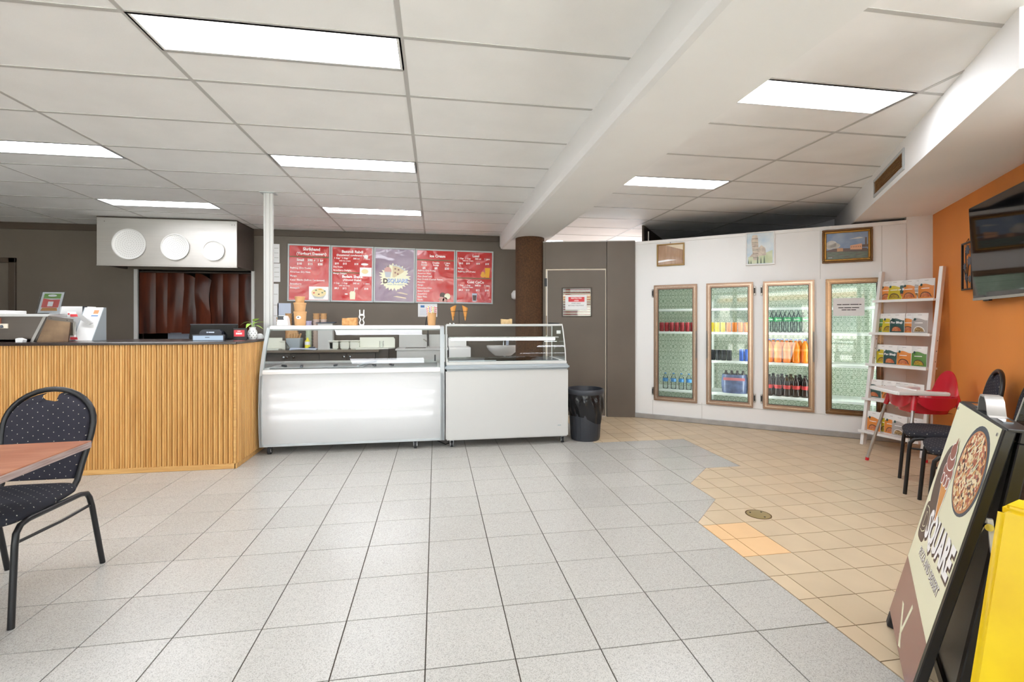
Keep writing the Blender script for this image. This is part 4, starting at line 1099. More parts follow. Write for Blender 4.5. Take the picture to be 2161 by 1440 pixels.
def leaf(a, tilt, L_, h, w, droop):
    def fn(u, v):
        s = math.sin(PI*min(1.0, v**0.75))*w*(1.0-0.25*v); x = (u-0.5)*2*s; r = 0.02+v*L_; z = h+math.sin(tilt)*v*L_-droop*v*v+0.006*abs(x/w) if w else 0
        return (r*math.cos(a)-x*math.sin(a), r*math.sin(a)+x*math.cos(a), z)
    MB().grid(fn, 4, 8).build('leaf', 'leaf', vs, smooth=60)
    MB().tube([(0, 0, 0.10), (0.010*math.cos(a), 0.010*math.sin(a), h-0.02), (0.022*math.cos(a), 0.022*math.sin(a), h)], 0.0025, 6).build('stem', 'stem', vs)
for a, tilt, L_, h, w, dr_ in ((3.3, 0.2, 0.09, 0.165, 0.028, 0.05), (5.6, 0.55, 0.09, 0.175, 0.032, 0.02), (0.0, 0.25, 0.10, 0.16, 0.020, 0.02), (4.4, 0.1, 0.07, 0.15, 0.028, 0.05), (6.1, -0.1, 0.09, 0.135, 0.020, 0.03), (1.5, 0.4, 0.08, 0.15, 0.026, 0.02)): leaf(a, tilt, L_, h, w, dr_)
sb_ = thing('wet_wipe_tub', 'small white dispenser at the counter end beside the vase', 'dispenser', (-1.755, 5.10, CT))
MB().lathe([(0.030, 0), (0.034, 0.02), (0.024, 0.045), (0.010, 0.052), (0, 0.052)], 16).build('tub', 'white', sb_, smooth=40)

# ------------------------------------------------------------------ ice cream freezer with curved glass
FX0, FX1 = -1.668, 0.085
f1 = thing('ice_cream_freezer', 'ice cream display freezer with curved glass and glowing white front', 'freezer', (0, 0, 0))
PROF = [(4.83, 0.075), (4.812, 0.22), (4.803, 0.42), (4.810, 0.60), (4.828, 0.76), (4.858, 0.87), (4.902, 0.98), (4.950, 1.08), (4.992, 1.155), (5.036, 1.218)]
BACK = 5.52
endp = PROF+[(5.10, 1.236), (BACK, 1.236), (BACK, 0.075)]
inn = [(4.90, 0.11), (4.885, 0.42), (4.90, 0.70), (4.905, 0.79)]
def arch(x0, x1):
    # end frame: a band following the outline, open towards the glass
    band = 0.042
    outer = PROF+[(5.10, 1.236), (BACK, 1.236)]
    inner = []
    for i, p in enumerate(outer):
        a = Vector(outer[max(i-1, 0)]); b = Vector(outer[min(i+1, len(outer)-1)]); d = (b-a).normalized(); nrm = Vector((d.y, -d.x))
        inner.append(tuple(Vector(p)+nrm*band))
    vs = []; fs = []
    n = len(outer)
    for x in (x0, x1):
        vs += [(x, p[0], p[1]) for p in outer]; vs += [(x, p[0], p[1]) for p in inner]
    for i in range(n-1):
        fs += [(i, i+1, n+i+1, n+i), (2*n+i, 3*n+i, 3*n+i+1, 2*n+i+1), (i, 2*n+i, 2*n+i+1, i+1), (n+i, n+i+1, 3*n+i+1, 3*n+i)]
    fs += [(0, n, 3*n, 2*n), (n-1, 3*n-1, 4*n-1, 2*n-1)]
    return MB().add(vs, fs)
for x0, x1 in ((FX0, FX0+0.030), (FX1-0.042, FX1)):
    arch(x0, x1).build('end_frame', 'grey_trim', f1, smooth=35)
    lo = MB().prism([p for p in PROF if p[1] < 0.84]+[(4.85, 0.815), (BACK, 0.815), (BACK, 0.075)], x0+0.006, x1-0.006, 'x').build('end_panel', 'grey_trim', f1)
A_, B_ = FX0+0.030, FX1-0.042
MT['lit_panel'] = None
m_, nt2, b2 = new_mat('translucent_front_panel')
tr_ = nt2.nodes.new('ShaderNodeBsdfTranslucent'); tr_.inputs[0].default_value = (0.86, 0.86, 0.86, 1); ms_ = nt2.nodes.new('ShaderNodeMixShader'); ms_.inputs[0].default_value = 0.42
setv(b2, 'Base Color', lin((222, 222, 222))); setv(b2, 'Roughness', 0.25)
nt2.links.new(b2.outputs[0], ms_.inputs[1]); nt2.links.new(tr_.outputs[0], ms_.inputs[2]); nt2.links.new(ms_.outputs[0], nt2.nodes['Material Output'].inputs[0])
MT['lit_panel'] = m_
def front(u, v):
    z = 0.10+v*(0.775-0.10)
    for (y0, z0), (y1, z1) in zip(PROF[:-1], PROF[1:]):
        if z0 <= z <= z1: y = y0+(y1-y0)*(z-z0)/(z1-z0); break
    return (A_+u*(B_-A_), y+0.006, z)
MB().grid(front, 2, 16).build('front_panel', 'lit_panel', f1, smooth=60)
box('led_tray', 'white', A_, B_, 4.90, 4.91, 0.09, 0.79, f1)
for z in (0.36, 0.47, 0.57):
    MB().box(A_+0.07, B_-0.07, 4.834, 4.837, z-0.004, z+0.004).build('led_strip', 'led', f1)
box('bottom_rail', 'grey_trim', A_, B_, 4.832, 4.86, 0.075, 0.10, f1, bevel=0.003)
MB().prism([(4.818, 0.775), (4.816, 0.80), (4.835, 0.815), (4.92, 0.815), (4.92, 0.775)], A_, B_, 'x').build('front_ledge', 'white', f1, bevel=0.002)
# tub, rim and sliding lids
q = MB(); q.box(A_, B_, 4.92, 4.935, 0.20, 0.815); q.box(A_, B_, BACK-0.05, BACK, 0.10, 0.845); q.box(A_, A_+0.03, 4.935, BACK-0.05, 0.3, 0.825); q.box(B_-0.03, B_, 4.935, BACK-0.05, 0.3, 0.825); q.box(A_, B_, 4.92, BACK, 0.10, 0.62)
q.build('tub', 'fridge_grey', f1)
MT['grey_lid'] = mat('half_clear_lid', (206, 208, 210), 0.25)  # lids made greyish and half clear to lighten the dim tub interior
setv(MT['grey_lid'].node_tree.nodes['Principled BSDF'], 'Alpha', 0.55)
q = MB(); q.box(A_+0.02, -0.72, 4.935, BACK-0.05, 0.822, 0.828); q.build('sliding_lid', 'grey_lid', f1)
q = MB(); q.box(-0.75, B_-0.02, 4.935, BACK-0.05, 0.812, 0.818); q.build('sliding_lid', 'grey_lid', f1)
for x in (-1.42, -1.18, -0.95, -0.60, -0.40, -0.2): box('pan_divider', 'grey_band', x, x+0.012, 4.94, BACK-0.06, 0.62, 0.66, f1)
MB().tube([(-0.78, 4.95, 0.83), (-0.74, 5.2, 0.838), (-0.66, BACK-0.06, 0.84)], 0.010, 6).build('lid_edge', 'grey_band', f1)
for x, y, a in ((-1.50, 5.02, 0.6), (-1.01, 5.03, 0.0), (-1.32, 4.96, 0.2), (-0.62, 4.96, 0.3), (-0.45, 4.97, 0.4)):
    h_ = MB().box(-0.012, 0.012, -0.05, 0.05, 0.0, 0.018).xf(Matrix.Translation((x, y, 0.829)) @ Matrix.Rotation(a, 4, 'Z')); h_.build('lid_handle', 'charcoal', f1, bevel=0.004)
box('lid_handle', 'charcoal', B_-0.06, B_-0.045, 5.20, 5.22, 0.85, 0.92, f1, bevel=0.003)
def gl(u, v):
    z = 0.812+v*(1.215-0.812)
    for (y0, z0), (y1, z1) in zip(PROF[:-1], PROF[1:]):
        if z0 <= z <= z1: y = y0+(y1-y0)*(z-z0)/(z1-z0); break
    return (A_+u*(B_-A_), y+0.006, z)
# smooth arc through the glass section
GA = [(4.846, 0.812), (4.8708, 0.88), (4.8977, 0.95), (4.9274, 1.02), (4.9620, 1.09), (4.9960, 1.15), (5.036, 1.212)]
def glass_arc(u, v):
    k = v*(len(GA)-1); i = min(int(k), len(GA)-2); t = k-i
    p0 = GA[max(i-1, 0)]; p1 = GA[i]; p2 = GA[i+1]; p3 = GA[min(i+2, len(GA)-1)]
    f = lambda a, b, c, d: 0.5*((2*b)+(-a+c)*t+(2*a-5*b+4*c-d)*t*t+(-a+3*b-3*c+d)*t**3)
    return (A_+u*(B_-A_), f(p0[0], p1[0], p2[0], p3[0]), f(p0[1], p1[1], p2[1], p3[1]))
MB().grid(glass_arc, 1, 24).build('curved_glass', 'glass', f1, smooth=80)
for x in (A_+0.004, B_-0.004):
    MB().add([(x, 4.86, 0.815)]+[(x, g[0]+0.01, g[1]) for g in GA]+[(x, BACK-0.02, 1.212), (x, BACK-0.02, 0.815)], [tuple(range(10))]).build('side_glass', 'glass_green', f1)
MB().prism([(5.018, 1.205), (5.026, 1.232), (5.05, 1.240), (BACK, 1.240), (BACK, 1.205)], A_, B_, 'x').build('top_deck', 'white', f1, bevel=0.003)
box('lamp_trough', 'grey_trim', A_, B_, 5.10, 5.18, 1.19, 1.205, f1)
def caster(t, x, y, top, r=0.034):
    w_ = MB().cyl((x-0.013, y, r), (x+0.013, y, r), r, 18).build('caster_wheel', 'rubber', t, smooth=40)
    MB().cyl((x-0.015, y, r), (x+0.015, y, r), r*0.5, 12).build('wheel_hub', 'fridge_grey', w_, smooth=40)
    q = MB(); q.box(x-0.019, x-0.015, y-0.012, y+0.03, r-0.01, top-0.012); q.box(x+0.015, x+0.019, y-0.012, y+0.03, r-0.01, top-0.012); q.box(x-0.024, x+0.024, y-0.01, y+0.045, top-0.012, top)
    q.build('caster_fork', 'chrome', t)
for x in (-1.585, -0.205):
    caster(f1, x, 4.862, 0.088, 0.037)
for x in (-1.585, -0.205): caster(f1, x, 5.45, 0.10)
box('base_frame', 'grey_trim', A_, B_, 4.86, BACK, 0.085, 0.11, f1)

# ------------------------------------------------------------------ second freezer with straight glass case
G0, G1 = 0.098, 1.378
f2 = thing('display_freezer', 'pale grey chest freezer with a straight glass display case on top', 'freezer', (0, 0, 0))
box('body', 'fridge_grey', G0, G1, 4.80, 5.46, 0.075, 0.785, f2, bevel=0.012, seg=2, smooth=50)
box('bumper_band', 'grey_band', G0-0.008, G1+0.012, 4.785, 5.47, 0.782, 0.838, f2, bevel=0.018, seg=3, smooth=60)
box('case_base', 'fridge_grey', G0+0.006, G1-0.014, 4.815, 5.45, 0.838, 0.868, f2, bevel=0.003)
for (a, b) in ((0.13, 0.66), (0.66, 1.30)): box('sliding_lid', 'glass_green', a, b, 4.90, 5.42, 0.869, 0.875, f2)
box('lid_rail', 'grey_band', 0.13, 0.62, 4.86, 4.872, 0.870, 0.880, f2)
yb0, yb1, zt = 4.835, 4.975, 1.245
def fg(u, v):
    y = yb0+(yb1-yb0)*(v**1.6); return (G0+0.012+u*(G1-G0-0.032), y, 0.868+v*(zt-0.868))
MB().grid(fg, 1, 12).build('front_glass', 'glass', f2, smooth=80)
side = [fg(0, k/12)[1:] for k in range(13)]+[(5.44, zt), (5.44, 0.868)]
for x in (G0+0.012, G1-0.020): MB().add([(x, p[0], p[1]) for p in side], [tuple(range(15))]).build('side_glass', 'glass_green', f2)
box('top_glass', 'glass_green', G0+0.012, G1-0.020, 4.97, 5.44, 1.244, 1.250, f2)
box('rear_rail', 'grey_trim', G0+0.012, G1-0.020, 5.42, 5.44, 1.225, 1.246, f2)
box('top_rail', 'fridge_grey', G0+0.008, G1-0.018, 4.966, 4.984, 1.236, 1.256, f2, bevel=0.002)
for x in (G0+0.006, G1-0.026):
    q = MB()
    for k in range(12):
        p, p2 = fg(0, k/12), fg(0, (k+1)/12); q.add([(x, p[1]-0.006, p[2]), (x+0.010, p[1]-0.006, p[2]), (x+0.010, p[1]+0.006, p[2]), (x, p[1]+0.006, p[2]), (x, p2[1]-0.006, p2[2]), (x+0.010, p2[1]-0.006, p2[2]), (x+0.010, p2[1]+0.006, p2[2]), (x, p2[1]+0.006, p2[2])], [(0, 1, 5, 4), (1, 2, 6, 5), (2, 3, 7, 6), (3, 0, 4, 7)])
    q.build('glass_stile', 'fridge_grey', f2)
    box('rear_post', 'fridge_grey', x, x+0.012, 5.43, 5.445, 0.868, 1.245, f2)
lt_ = box('lamp_housing', 'fridge_grey', G0+0.04, G1-0.05, 5.00, 5.06, 1.105, 1.118, f2, bevel=0.003)
MB().cyl((G0+0.06, 5.03, 1.092), (G1-0.09, 5.03, 1.092), 0.013, 12).build('tube_light', 'tube_case', f2, smooth=40)
box('price_card', 'white', 1.20, 1.345, 5.15, 5.16, 1.055, 1.062, f2); box('price_card', 'white', 1.30, 1.345, 4.99, 4.995, 1.15, 1.185, f2)
b_ = box('badge', 'fridge_grey', 1.255, 1.305, 4.797, 4.7995, 0.185, 0.205, f2); box('badge_print', 'grey_band', 1.262, 1.298, 4.7962, 4.797, 0.190, 0.200, b_)
for x in (0.16, 1.325):
    caster(f2, x, 4.85, 0.078, 0.028); caster(f2, x, 5.40, 0.078, 0.028)
cb = MB().tube([(-0.05, 5.2, 0.10), (0.02, 5.0, 0.03), (0.10, 4.93, 0.008), (0.18, 5.02, 0.008), (0.22, 5.3, 0.01)], 0.006, 6).build('power_cable', 'cord', smooth=60)
tag(cb, 'black power cable under the gap between the two freezers', 'cable')

# ------------------------------------------------------------------ waste bin
bn_ = thing('waste_bin', 'round charcoal waste bin with a black liner beside the freezer', 'bin', (1.615, 4.965, 0))
MB().lathe([(0.150, 0), (0.155, 0.012), (0.185, 0.505), (0.196, 0.510), (0.198, 0.545), (0.188, 0.545), (0.178, 0.51), (0.150, 0.02), (0, 0.02)], 40).build('tub', 'charcoal', bn_, smooth=40)
q = MB()
for k in range(20):
    a = 2*PI*k/20; q.add([(math.cos(a-0.012)*r_, math.sin(a-0.012)*r_, z) for r_, z in ((0.1575, 0.02), (0.186, 0.49))]+[(math.cos(a+0.012)*r_, math.sin(a+0.012)*r_, z) for r_, z in ((0.1575, 0.02), (0.186, 0.49))], [(0, 2, 3, 1)])
q.build('rib', 'charcoal', bn_, solid=0.003)
rb = random.Random(5)
ph = [rb.uniform(0, 6) for _ in range(6)]
def ln_(u, v):
    a = u*2*PI; drop = 0.255+0.05*math.sin(a*1.0+2.2)+0.02*math.sin(3*a+ph[1])
    z = 0.505-v*drop; r0 = 0.197-0.03*v*0.8; w_ = 0.006*math.sin(9*a+ph[2]+4*v)+0.005*math.sin(14*a+ph[3]-6*v)+0.012*math.sin(v*PI)
    return ((r0+w_*min(1, 4*v+0.1))*math.cos(a), (r0+w_*min(1, 4*v+0.1))*math.sin(a), z)
MB().grid(ln_, 72, 14).build('liner', 'liner', bn_, smooth=80)
MB().lathe([(0.199, 0.50), (0.206, 0.512), (0.206, 0.540), (0.198, 0.552), (0.186, 0.552), (0.180, 0.50)], 40, cap=False).build('rim', 'charcoal', bn_, smooth=40)

# ------------------------------------------------------------------ menu boards on the back wall
BXS = [-2.192, -1.576, -0.946, -0.319, 0.303, 0.906]
def ztop(x): return 2.447-(x+2.19)*0.0150
def zbot(x): return 1.586-(x+2.19)*0.0082
def board(k, label):
    x0, x1 = BXS[k]+0.003, BXS[k+1]-0.003; xm = (x0+x1)/2
    z1, z0 = ztop(xm), zbot(xm)
    t = thing('menu_board', label, 'menu board', (xm, YB-0.005, (z0+z1)/2), group='framed menu boards')
    t.rotation_euler = (0, math.radians(0.66), 0)
    w, h = (x1-x0)/2, (z1-z0)/2
    frame4(t, 'grey_trim', -w, w, -h, h, 0.022, -0.024, -0.002)
    return t, w-0.022, h-0.022
def cols(t, w, z, vals, xs, size=0.036, b=0.03):
    for v, x in zip(vals, xs): text(v, size, 'ink_white', t, x*w, z, -0.0125, bold=b)
def items(t, w, z, lst, dz, size=0.034):
    for i, s_ in enumerate(lst): text(s_, size, 'ink_white', t, -w+0.012, z-i*dz, -0.0125, 'LEFT', bold=0.02)
def sheet(t, m, w, h): flat('poster', m, rect(-w, w, -h, h), t, -0.010, 0.002)
def rule(t, w, z): flat('divider', 'olive', rect(-w, w, z-0.009, z+0.009), t, -0.0118)
YW = -0.0122
# board 1
t, w, h = board(0, 'red yoghurt dessert menu board, leftmost of the five')
sheet(t, 'menu_red', w, h)
text('Shrikhand', 0.062, 'ink_white', t, 0.03, h-0.05, YW, bold=0.035); text('(Yoghurt Dessert)', 0.058, 'ink_white', t, 0.03, h-0.118, YW, bold=0.035)
rule(t, w, h-0.165)
cols(t, w, h-0.215, ('Small', '500 g', '1 kg'), (-0.45, 0.10, 0.55), 0.05); cols(t, w, h-0.272, ('$10', '$15', '$20'), (-0.5, 0.05, 0.55), 0.046)
items(t, w, h-0.335, ('Rajbhog (Dry Fruits)', 'American Dry Nuts', 'Mango', 'Kesar Elaichi (Saffron Cardamom)', 'Strawberry', 'Pineapple'), 0.06, 0.036)
flat('photo', 'ink_white', rect(0.0, w-0.004, -h+0.006, -h+0.205), t, YW)
c_mat('bowl_food', (240, 222, 172), 0.6); c_mat('mango', (240, 172, 60), 0.5)
flat('photo_food', 'bowl_food', disc(w/2, -h+0.115, 0.105, 0.065), t, YW-0.001); flat('photo_bowl', 'fridge_grey', [(w/2-0.10, -h+0.09), (w/2+0.10, -h+0.09), (w/2+0.06, -h+0.025), (w/2-0.06, -h+0.025)], t, YW-0.0005)
for x, z, m in ((-0.07, 0.11, 'ink_red'), (-0.04, 0.15, 'wc_tree'), (0.02, 0.165, 'mango'), (0.05, 0.115, 'wc_tree'), (0.0, 0.09, 'choc'), (0.085, 0.14, 'wc_tree')): flat('photo_nut', m, disc(w/2+x, -h+z, 0.014 if m != 'mango' else 0.028, 0.010, 10), t, YW-0.0018)
# board 2
t, w, h = board(1, 'red milk dessert and almond shake menu board, second from the left')
sheet(t, 'menu_red', w, h)
CUP = (-0.78, -0.38, 0.2, 0.72)
text('Basundi Rabdi', 0.056, 'ink_white', t, 0.0, h-0.065, YW, bold=0.035); text('(Sweetened condensed milk)', 0.040, 'ink_white', t, 0.0, h-0.118, YW, bold=0.03)
cols(t, w, h-0.168, ('1 Cup', '1 Cup', '500 ml', '1 Litre'), CUP, 0.034); text('with ice cream', 0.028, 'ink_white', t, -0.38*w, h-0.205, YW, bold=0.02); cols(t, w, h-0.250, ('$10', '$15', '$18'), CUP[:3], 0.038)
items(t, w, h-0.300, ('Dry Fruits', 'Strawberry Delight', 'Mango Delight'), 0.05, 0.033)
flat('photo', 'ink_white', rect(0.11, w-0.006, h-0.435, h-0.300), t, YW); flat('photo_food', 'bowl_food', disc(0.185, h-0.36, 0.050, 0.036), t, YW-0.001)
flat('price_bubble', 'ink_white', disc(0.18, h-0.25, 0.055, 0.018), t, YW); flat('price_bubble', 'ink_white', disc(0.20, h-0.135, 0.032, 0.030, 16), t, YW-0.001)
rule(t, w, 0.02)
text('Badam Shake', 0.056, 'ink_white', t, 0.0, -0.04, YW, bold=0.035); text('(Almond Shake)', 0.042, 'ink_white', t, 0.0, -0.09, YW, bold=0.03)
cols(t, w, -0.142, ('1 Cup', '1 Cup', '500 ml', '1 Litre'), CUP, 0.034); text('with ice cream', 0.028, 'ink_white', t, -0.38*w, -0.178, YW, bold=0.02); cols(t, w, -0.22, ('$8.5', '$12', '$15', '$18'), CUP, 0.038)
flat('photo_jar', 'cream', [(-0.03, -h+0.02), (0.045, -h+0.02), (0.05, -h+0.12), (0.035, -h+0.145), (-0.02, -h+0.145), (-0.035, -h+0.12)], t, YW); flat('photo_straw', 'ink_white', [(0.025, -h+0.14), (0.035, -h+0.14), (0.05, -h+0.19), (0.042, -h+0.19)], t, YW); flat('photo_nut', 'ink_white', disc(-0.085, -h+0.10, 0.024, 0.010, 10), t, YW)
# board 3: the shop's own poster
t, w, h = board(2, 'mauve poster with a dessert and pizza logo between the red menu boards')
sheet(t, 'menu_purple', w, h)
rb = random.Random(2); pts = []
for i in range(56):
    a = 2*PI*i/56; r_ = rb.uniform(0.92, 1.06) if i % 2 else rb.uniform(0.72, 0.9)
    pts.append((0.238*r_*math.cos(a), -0.035+0.215*r_*math.sin(a)*(1.0 if math.sin(a) > 0 else 0.95)))
flat('splash', 'cream', pts, t, YW)
c_mat('cake_pink', (206, 160, 150), 0.5); c_mat('cake_grey', (190, 194, 200), 0.5); c_mat('slice', (214, 196, 160), 0.5)
flat('cupcake_top', 'cake_pink', disc(-0.10, 0.065, 0.055, 0.062, 18), t, YW-0.001); flat('cupcake_case', 'cake_grey', [(-0.15, 0.05), (-0.05, 0.05), (-0.065, -0.035), (-0.135, -0.035)], t, YW-0.0014); flat('cherry', 'choc', disc(-0.105, 0.135, 0.011, n=10), t, YW-0.0014)
flat('pizza_slice', 'slice', [(-0.03, 0.16), (0.16, 0.085), (0.13, 0.05), (0.0, -0.035), (-0.03, -0.03)], t, YW-0.001); flat('pizza_rim', 'cake_grey', [(-0.035, 0.165), (0.07, 0.15), (0.165, 0.085), (0.155, 0.07), (0.06, 0.132), (-0.03, 0.148)], t, YW-0.0016)
for x, z in ((0.01, 0.10), (0.06, 0.085), (0.01, 0.04), (0.05, 0.02)): flat('topping', 'maroon', disc(x, z, 0.014, n=10), t, YW-0.0018)
text('D', 0.10, 'brown_trim', t, -0.135, -0.095, YW-0.001, bold=0.05); text('SQUARE', 0.082, 'ink_blue', t, 0.048, -0.087, YW-0.001, bold=0.05); text('SQUARE', 0.082, 'paper_blue', t, 0.044, -0.083, YW-0.0018, bold=0.02); text('PIZZA AND DESSERT', 0.027, 'ink_blue', t, 0.02, -0.145, YW-0.001)
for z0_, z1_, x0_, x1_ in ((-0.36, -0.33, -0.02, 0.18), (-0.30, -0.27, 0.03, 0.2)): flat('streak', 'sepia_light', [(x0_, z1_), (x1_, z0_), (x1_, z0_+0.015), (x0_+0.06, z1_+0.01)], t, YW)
# board 4
t, w, h = board(3, 'red ice cream flavour menu board, second from the right')
sheet(t, 'menu_red', w, h)
text('Ice Cream', 0.058, 'ink_white', t, 0.03, h-0.085, YW, bold=0.035); rule(t, w, h-0.148)
C3 = (-0.62, 0.02, 0.62)
cols(t, w, h-0.19, ('Single', 'Double', '1 Litre'), C3, 0.036); cols(t, w, h-0.225, ('Scoop', 'Scoop', 'Tub'), C3, 0.036); cols(t, w, h-0.275, ('$5', '$8', '$20'), C3, 0.046)
items(t, w, h-0.315, ('Rajbhog (Dry Fruits)', 'American Nuts', 'Paan (Betel Leaf)', 'Kaju Draksh (Cashew Raisin)', 'Pistachio', 'Mango', 'Chocolate Chips', 'Butter Scotch', 'Strawberry', 'Kesar Pista', 'Vanilla'), 0.0455, 0.033)
for x, z, r_, m in ((0.115, -0.295, 0.045, 'choc'), (0.19, -0.31, 0.048, 'cream'), (0.10, -0.36, 0.042, 'cake_pink'), (0.155, -0.365, 0.038, 'cake_pink')): flat('photo_scoop', m, disc(x, z, r_, n=16), t, YW-(0.0005 if m == 'choc' else 0.001))
# board 5
t, w, h = board(4, 'red yoghurt drink and cold cocoa menu board, rightmost of the five')
sheet(t, 'menu_red', w, h)
text('Lassi', 0.056, 'ink_white', t, 0.02, h-0.06, YW, bold=0.035); cols(t, w, h-0.105, ('1 Cup', '1 Cup', '500 ml', '1 Litre'), CUP, 0.034); text('with ice cream', 0.028, 'ink_white', t, -0.38*w, h-0.138, YW, bold=0.02); cols(t, w, h-0.182, ('$8.5', '$10', '$14', '$18'), CUP, 0.038)
items(t, w, h-0.262, ('Mango', 'Rajbhog (Dry Fruits)'), 0.05, 0.034)
c_mat('juice', (242, 176, 30), 0.4)
flat('photo_glass', 'juice', [(0.175, 0.0), (0.235, 0.0), (0.25, 0.155), (0.165, 0.155)], t, YW); flat('photo_mango', 'mango', disc(0.14, 0.035, 0.045, 0.035, 16), t, YW-0.0005); flat('photo_mango', 'mango', disc(0.135, 0.07, 0.028, 0.024, 14), t, YW-0.001)
rule(t, w, -0.015)
text('Cold CoCo', 0.056, 'ink_white', t, 0.02, -0.078, YW, bold=0.035); cols(t, w, -0.13, ('1 Cup', '1 Cup', '500 ml', '1 Litre'), CUP, 0.034); text('with ice cream', 0.028, 'ink_white', t, -0.38*w, -0.160, YW, bold=0.02); cols(t, w, -0.205, ('$8.5', '$10', '$12', '$18'), CUP, 0.038)
flat('photo_cocoa', 'paper_blue', [(-0.025, -h+0.015), (0.035, -h+0.015), (0.045, -h+0.145), (-0.035, -h+0.145)], t, YW); flat('photo_cocoa', 'choc', [(-0.018, -h+0.03), (0.028, -h+0.03), (0.036, -h+0.115), (-0.026, -h+0.115)], t, YW-0.001)

# papers on the back wall
for nm, lab, m, X0_, X1_, z0_, z1_ in (('wall_paper_sheet', 'upper grey paper pinned on the wall beside the white post', 'paper', -2.40, -2.307, 2.16, 2.44), ('wall_paper_sheet', 'lower grey paper pinned on the wall beside the white post', 'paper', -2.40, -2.297, 1.875, 2.15), ('wall_paper_sheet', 'long white paper on the wall just behind the white post', 'paper', -2.44, -2.32, 1.20, 1.845), ('wall_paper_sheet', 'pale blue poster on the wall behind the white dispenser', 'paper_blue', -2.336, -2.147, 1.16, 1.557), ('wall_notice', 'white and blue licence sheet below the menu boards', 'paper', -0.277, 0.020, 1.356, 1.563)):
    t = thing(nm, lab, 'paper', (X0_, YB-0.001, z0_))
    box('sheet', m, 0, X1_-X0_, -0.003, 0, 0, z1_-z0_, t)
    if nm == 'wall_notice':
        flat('print_block', 'ink_blue', rect(0.04, 0.10, 0.145, 0.18), t, -0.0034)
        for k in range(5): flat('print_line', 'paper_blue', rect(0.03, 0.24-0.02*k, 0.11-k*0.02, 0.116-k*0.02), t, -0.0034)
    elif m == 'paper':
        for k in range(3): flat('print_line', 'fridge_grey', rect(0.02, X1_-X0_-0.015, (z1_-z0_)*(0.25+0.25*k), (z1_-z0_)*(0.25+0.25*k)+0.012), t, -0.0034)
wd = thing('wall_dispenser', 'rounded white dispenser on the back wall beside the column', 'dispenser', (1.30, YB, 1.63))
MB().lathe([(0.0, 0.0), (0.06, 0.005), (0.10, 0.03), (0.105, 0.10), (0.07, 0.15), (0.0, 0.165)], 20).build('cover', 'white', wd, smooth=60, loc=(0, -0.03, 0))
box('back_plate', 'fridge_grey', -0.07, 0.07, -0.03, 0, 0.01, 0.15, wd)

# ------------------------------------------------------------------ back bench under the menu boards
bb = thing('back_cabinet', 'low dark brown cabinet bench under the menu boards', 'cabinet', (0, 0, 0))
box('body', 'cabinet', -2.36, -0.86, 6.95, 7.46, 0, 0.845, bb)
for k in range(4):
    x = -2.355+k*0.373; d_ = box('door', 'cabinet', x+0.004, x+0.369, 6.93, 6.95, 0.08, 0.835, bb, bevel=0.002)
    kx = x+0.33 if k % 2 == 0 else x+0.04
    MB().lathe([(0.006, 0), (0.006, 0.012), (0.016, 0.018), (0.014, 0.028), (0, 0.03)], 14).xf(Matrix.Translation((kx, 6.93, 0.785)) @ Matrix.Rotation(PI/2, 4, 'X')).build('knob', 'chrome', d_, smooth=40)
bw = box('worktop', 'worktop', -2.38, -0.80, 6.90, 7.47, 0.848, 0.882, bevel=0.004); tag(bw, 'brown laminate worktop on the dark back cabinet', 'worktop')
WZ = 0.882
def lathe_thing(nm, lab, cat, prof, m, loc, grp=None, part='body', n=24):
    t = thing(nm, lab, cat, loc, group=grp); MB().lathe(prof, n).build(part, m, t, smooth=40); return t
def cup_stack(x, y, z, m, nrim, H, r, lab, tops=None):
    t = thing('cup_stack', lab, 'cup stack', (x, y, z), group='stacks of paper cups on the back bench')
    for k in range(nrim):
        zz = H*k/nrim
        MB().lathe([(r*0.86, zz), (r*0.95, zz+H/nrim*0.8), (r, zz+H/nrim*0.82), (r, zz+H/nrim*0.98)], 18).build('cup', tops if (tops and k >= nrim-2) else m, t, smooth=40)
    return t
cup_stack(-1.818, 7.2, WZ, 'green_cup', 9, 0.41, 0.043, 'pale green paper cup stack with a lilac top on the back bench', 'lilac')
cup_stack(-1.718, 7.22, WZ, 'pink_cup', 12, 0.52, 0.047, 'tall pink paper cup stack with a kraft top, left of the pair', 'kraft')
cup_stack(-1.618, 7.22, WZ, 'pink_cup', 12, 0.52, 0.046, 'tall pink paper cup stack with a kraft top, right of the pair', 'kraft')
cup_stack(-1.532, 7.16, WZ, 'pink_cup', 8, 0.29, 0.046, 'short pink paper cup stack in front of the white tubs')
cup_stack(-2.14, 7.36, WZ, 'kraft', 12, 0.52, 0.047, 'tall kraft cup stack against the wall behind the dispenser')
cup_stack(-2.245, 7.30, WZ, 'kraft', 11, 0.46, 0.045, 'kraft cup stack next to the white post')
t = thing('lid_tray', 'flat black tray resting against the pink cup stacks', 'tray', (-1.56, 7.10, 1.255))
MB().prism([(-0.14, 0.0), (0.13, 0.004), (0.14, 0.022), (-0.12, 0.016)], -0.05, 0.08, 'y').build('tray_body', 'slate', t, bevel=0.003)
box('support_box', 'fridge_grey', -0.10, 0.10, -0.04, 0.07, WZ-1.255, 0.0, t)
t = thing('grey_bin', 'grey rectangular tub with wooden sticks on the back bench', 'tub', (-1.99, 7.12, WZ))
MB().prism([(-0.085, 0), (0.085, 0), (0.10, 0.165), (-0.10, 0.165)], -0.08, 0.08, 'y').build('tub_body', 'grey_band', t, bevel=0.006)
for k in range(5): MB().tube([(-0.06+0.03*k, 0, 0.15), (-0.05+0.035*k, -0.02, 0.215+0.012*(k % 3))], 0.012, 6).build('stick', 'kraft', t)
t = thing('yellow_bottle', 'yellow and white squeeze bottle on the back bench', 'bottle', (-1.80, 7.06, WZ))
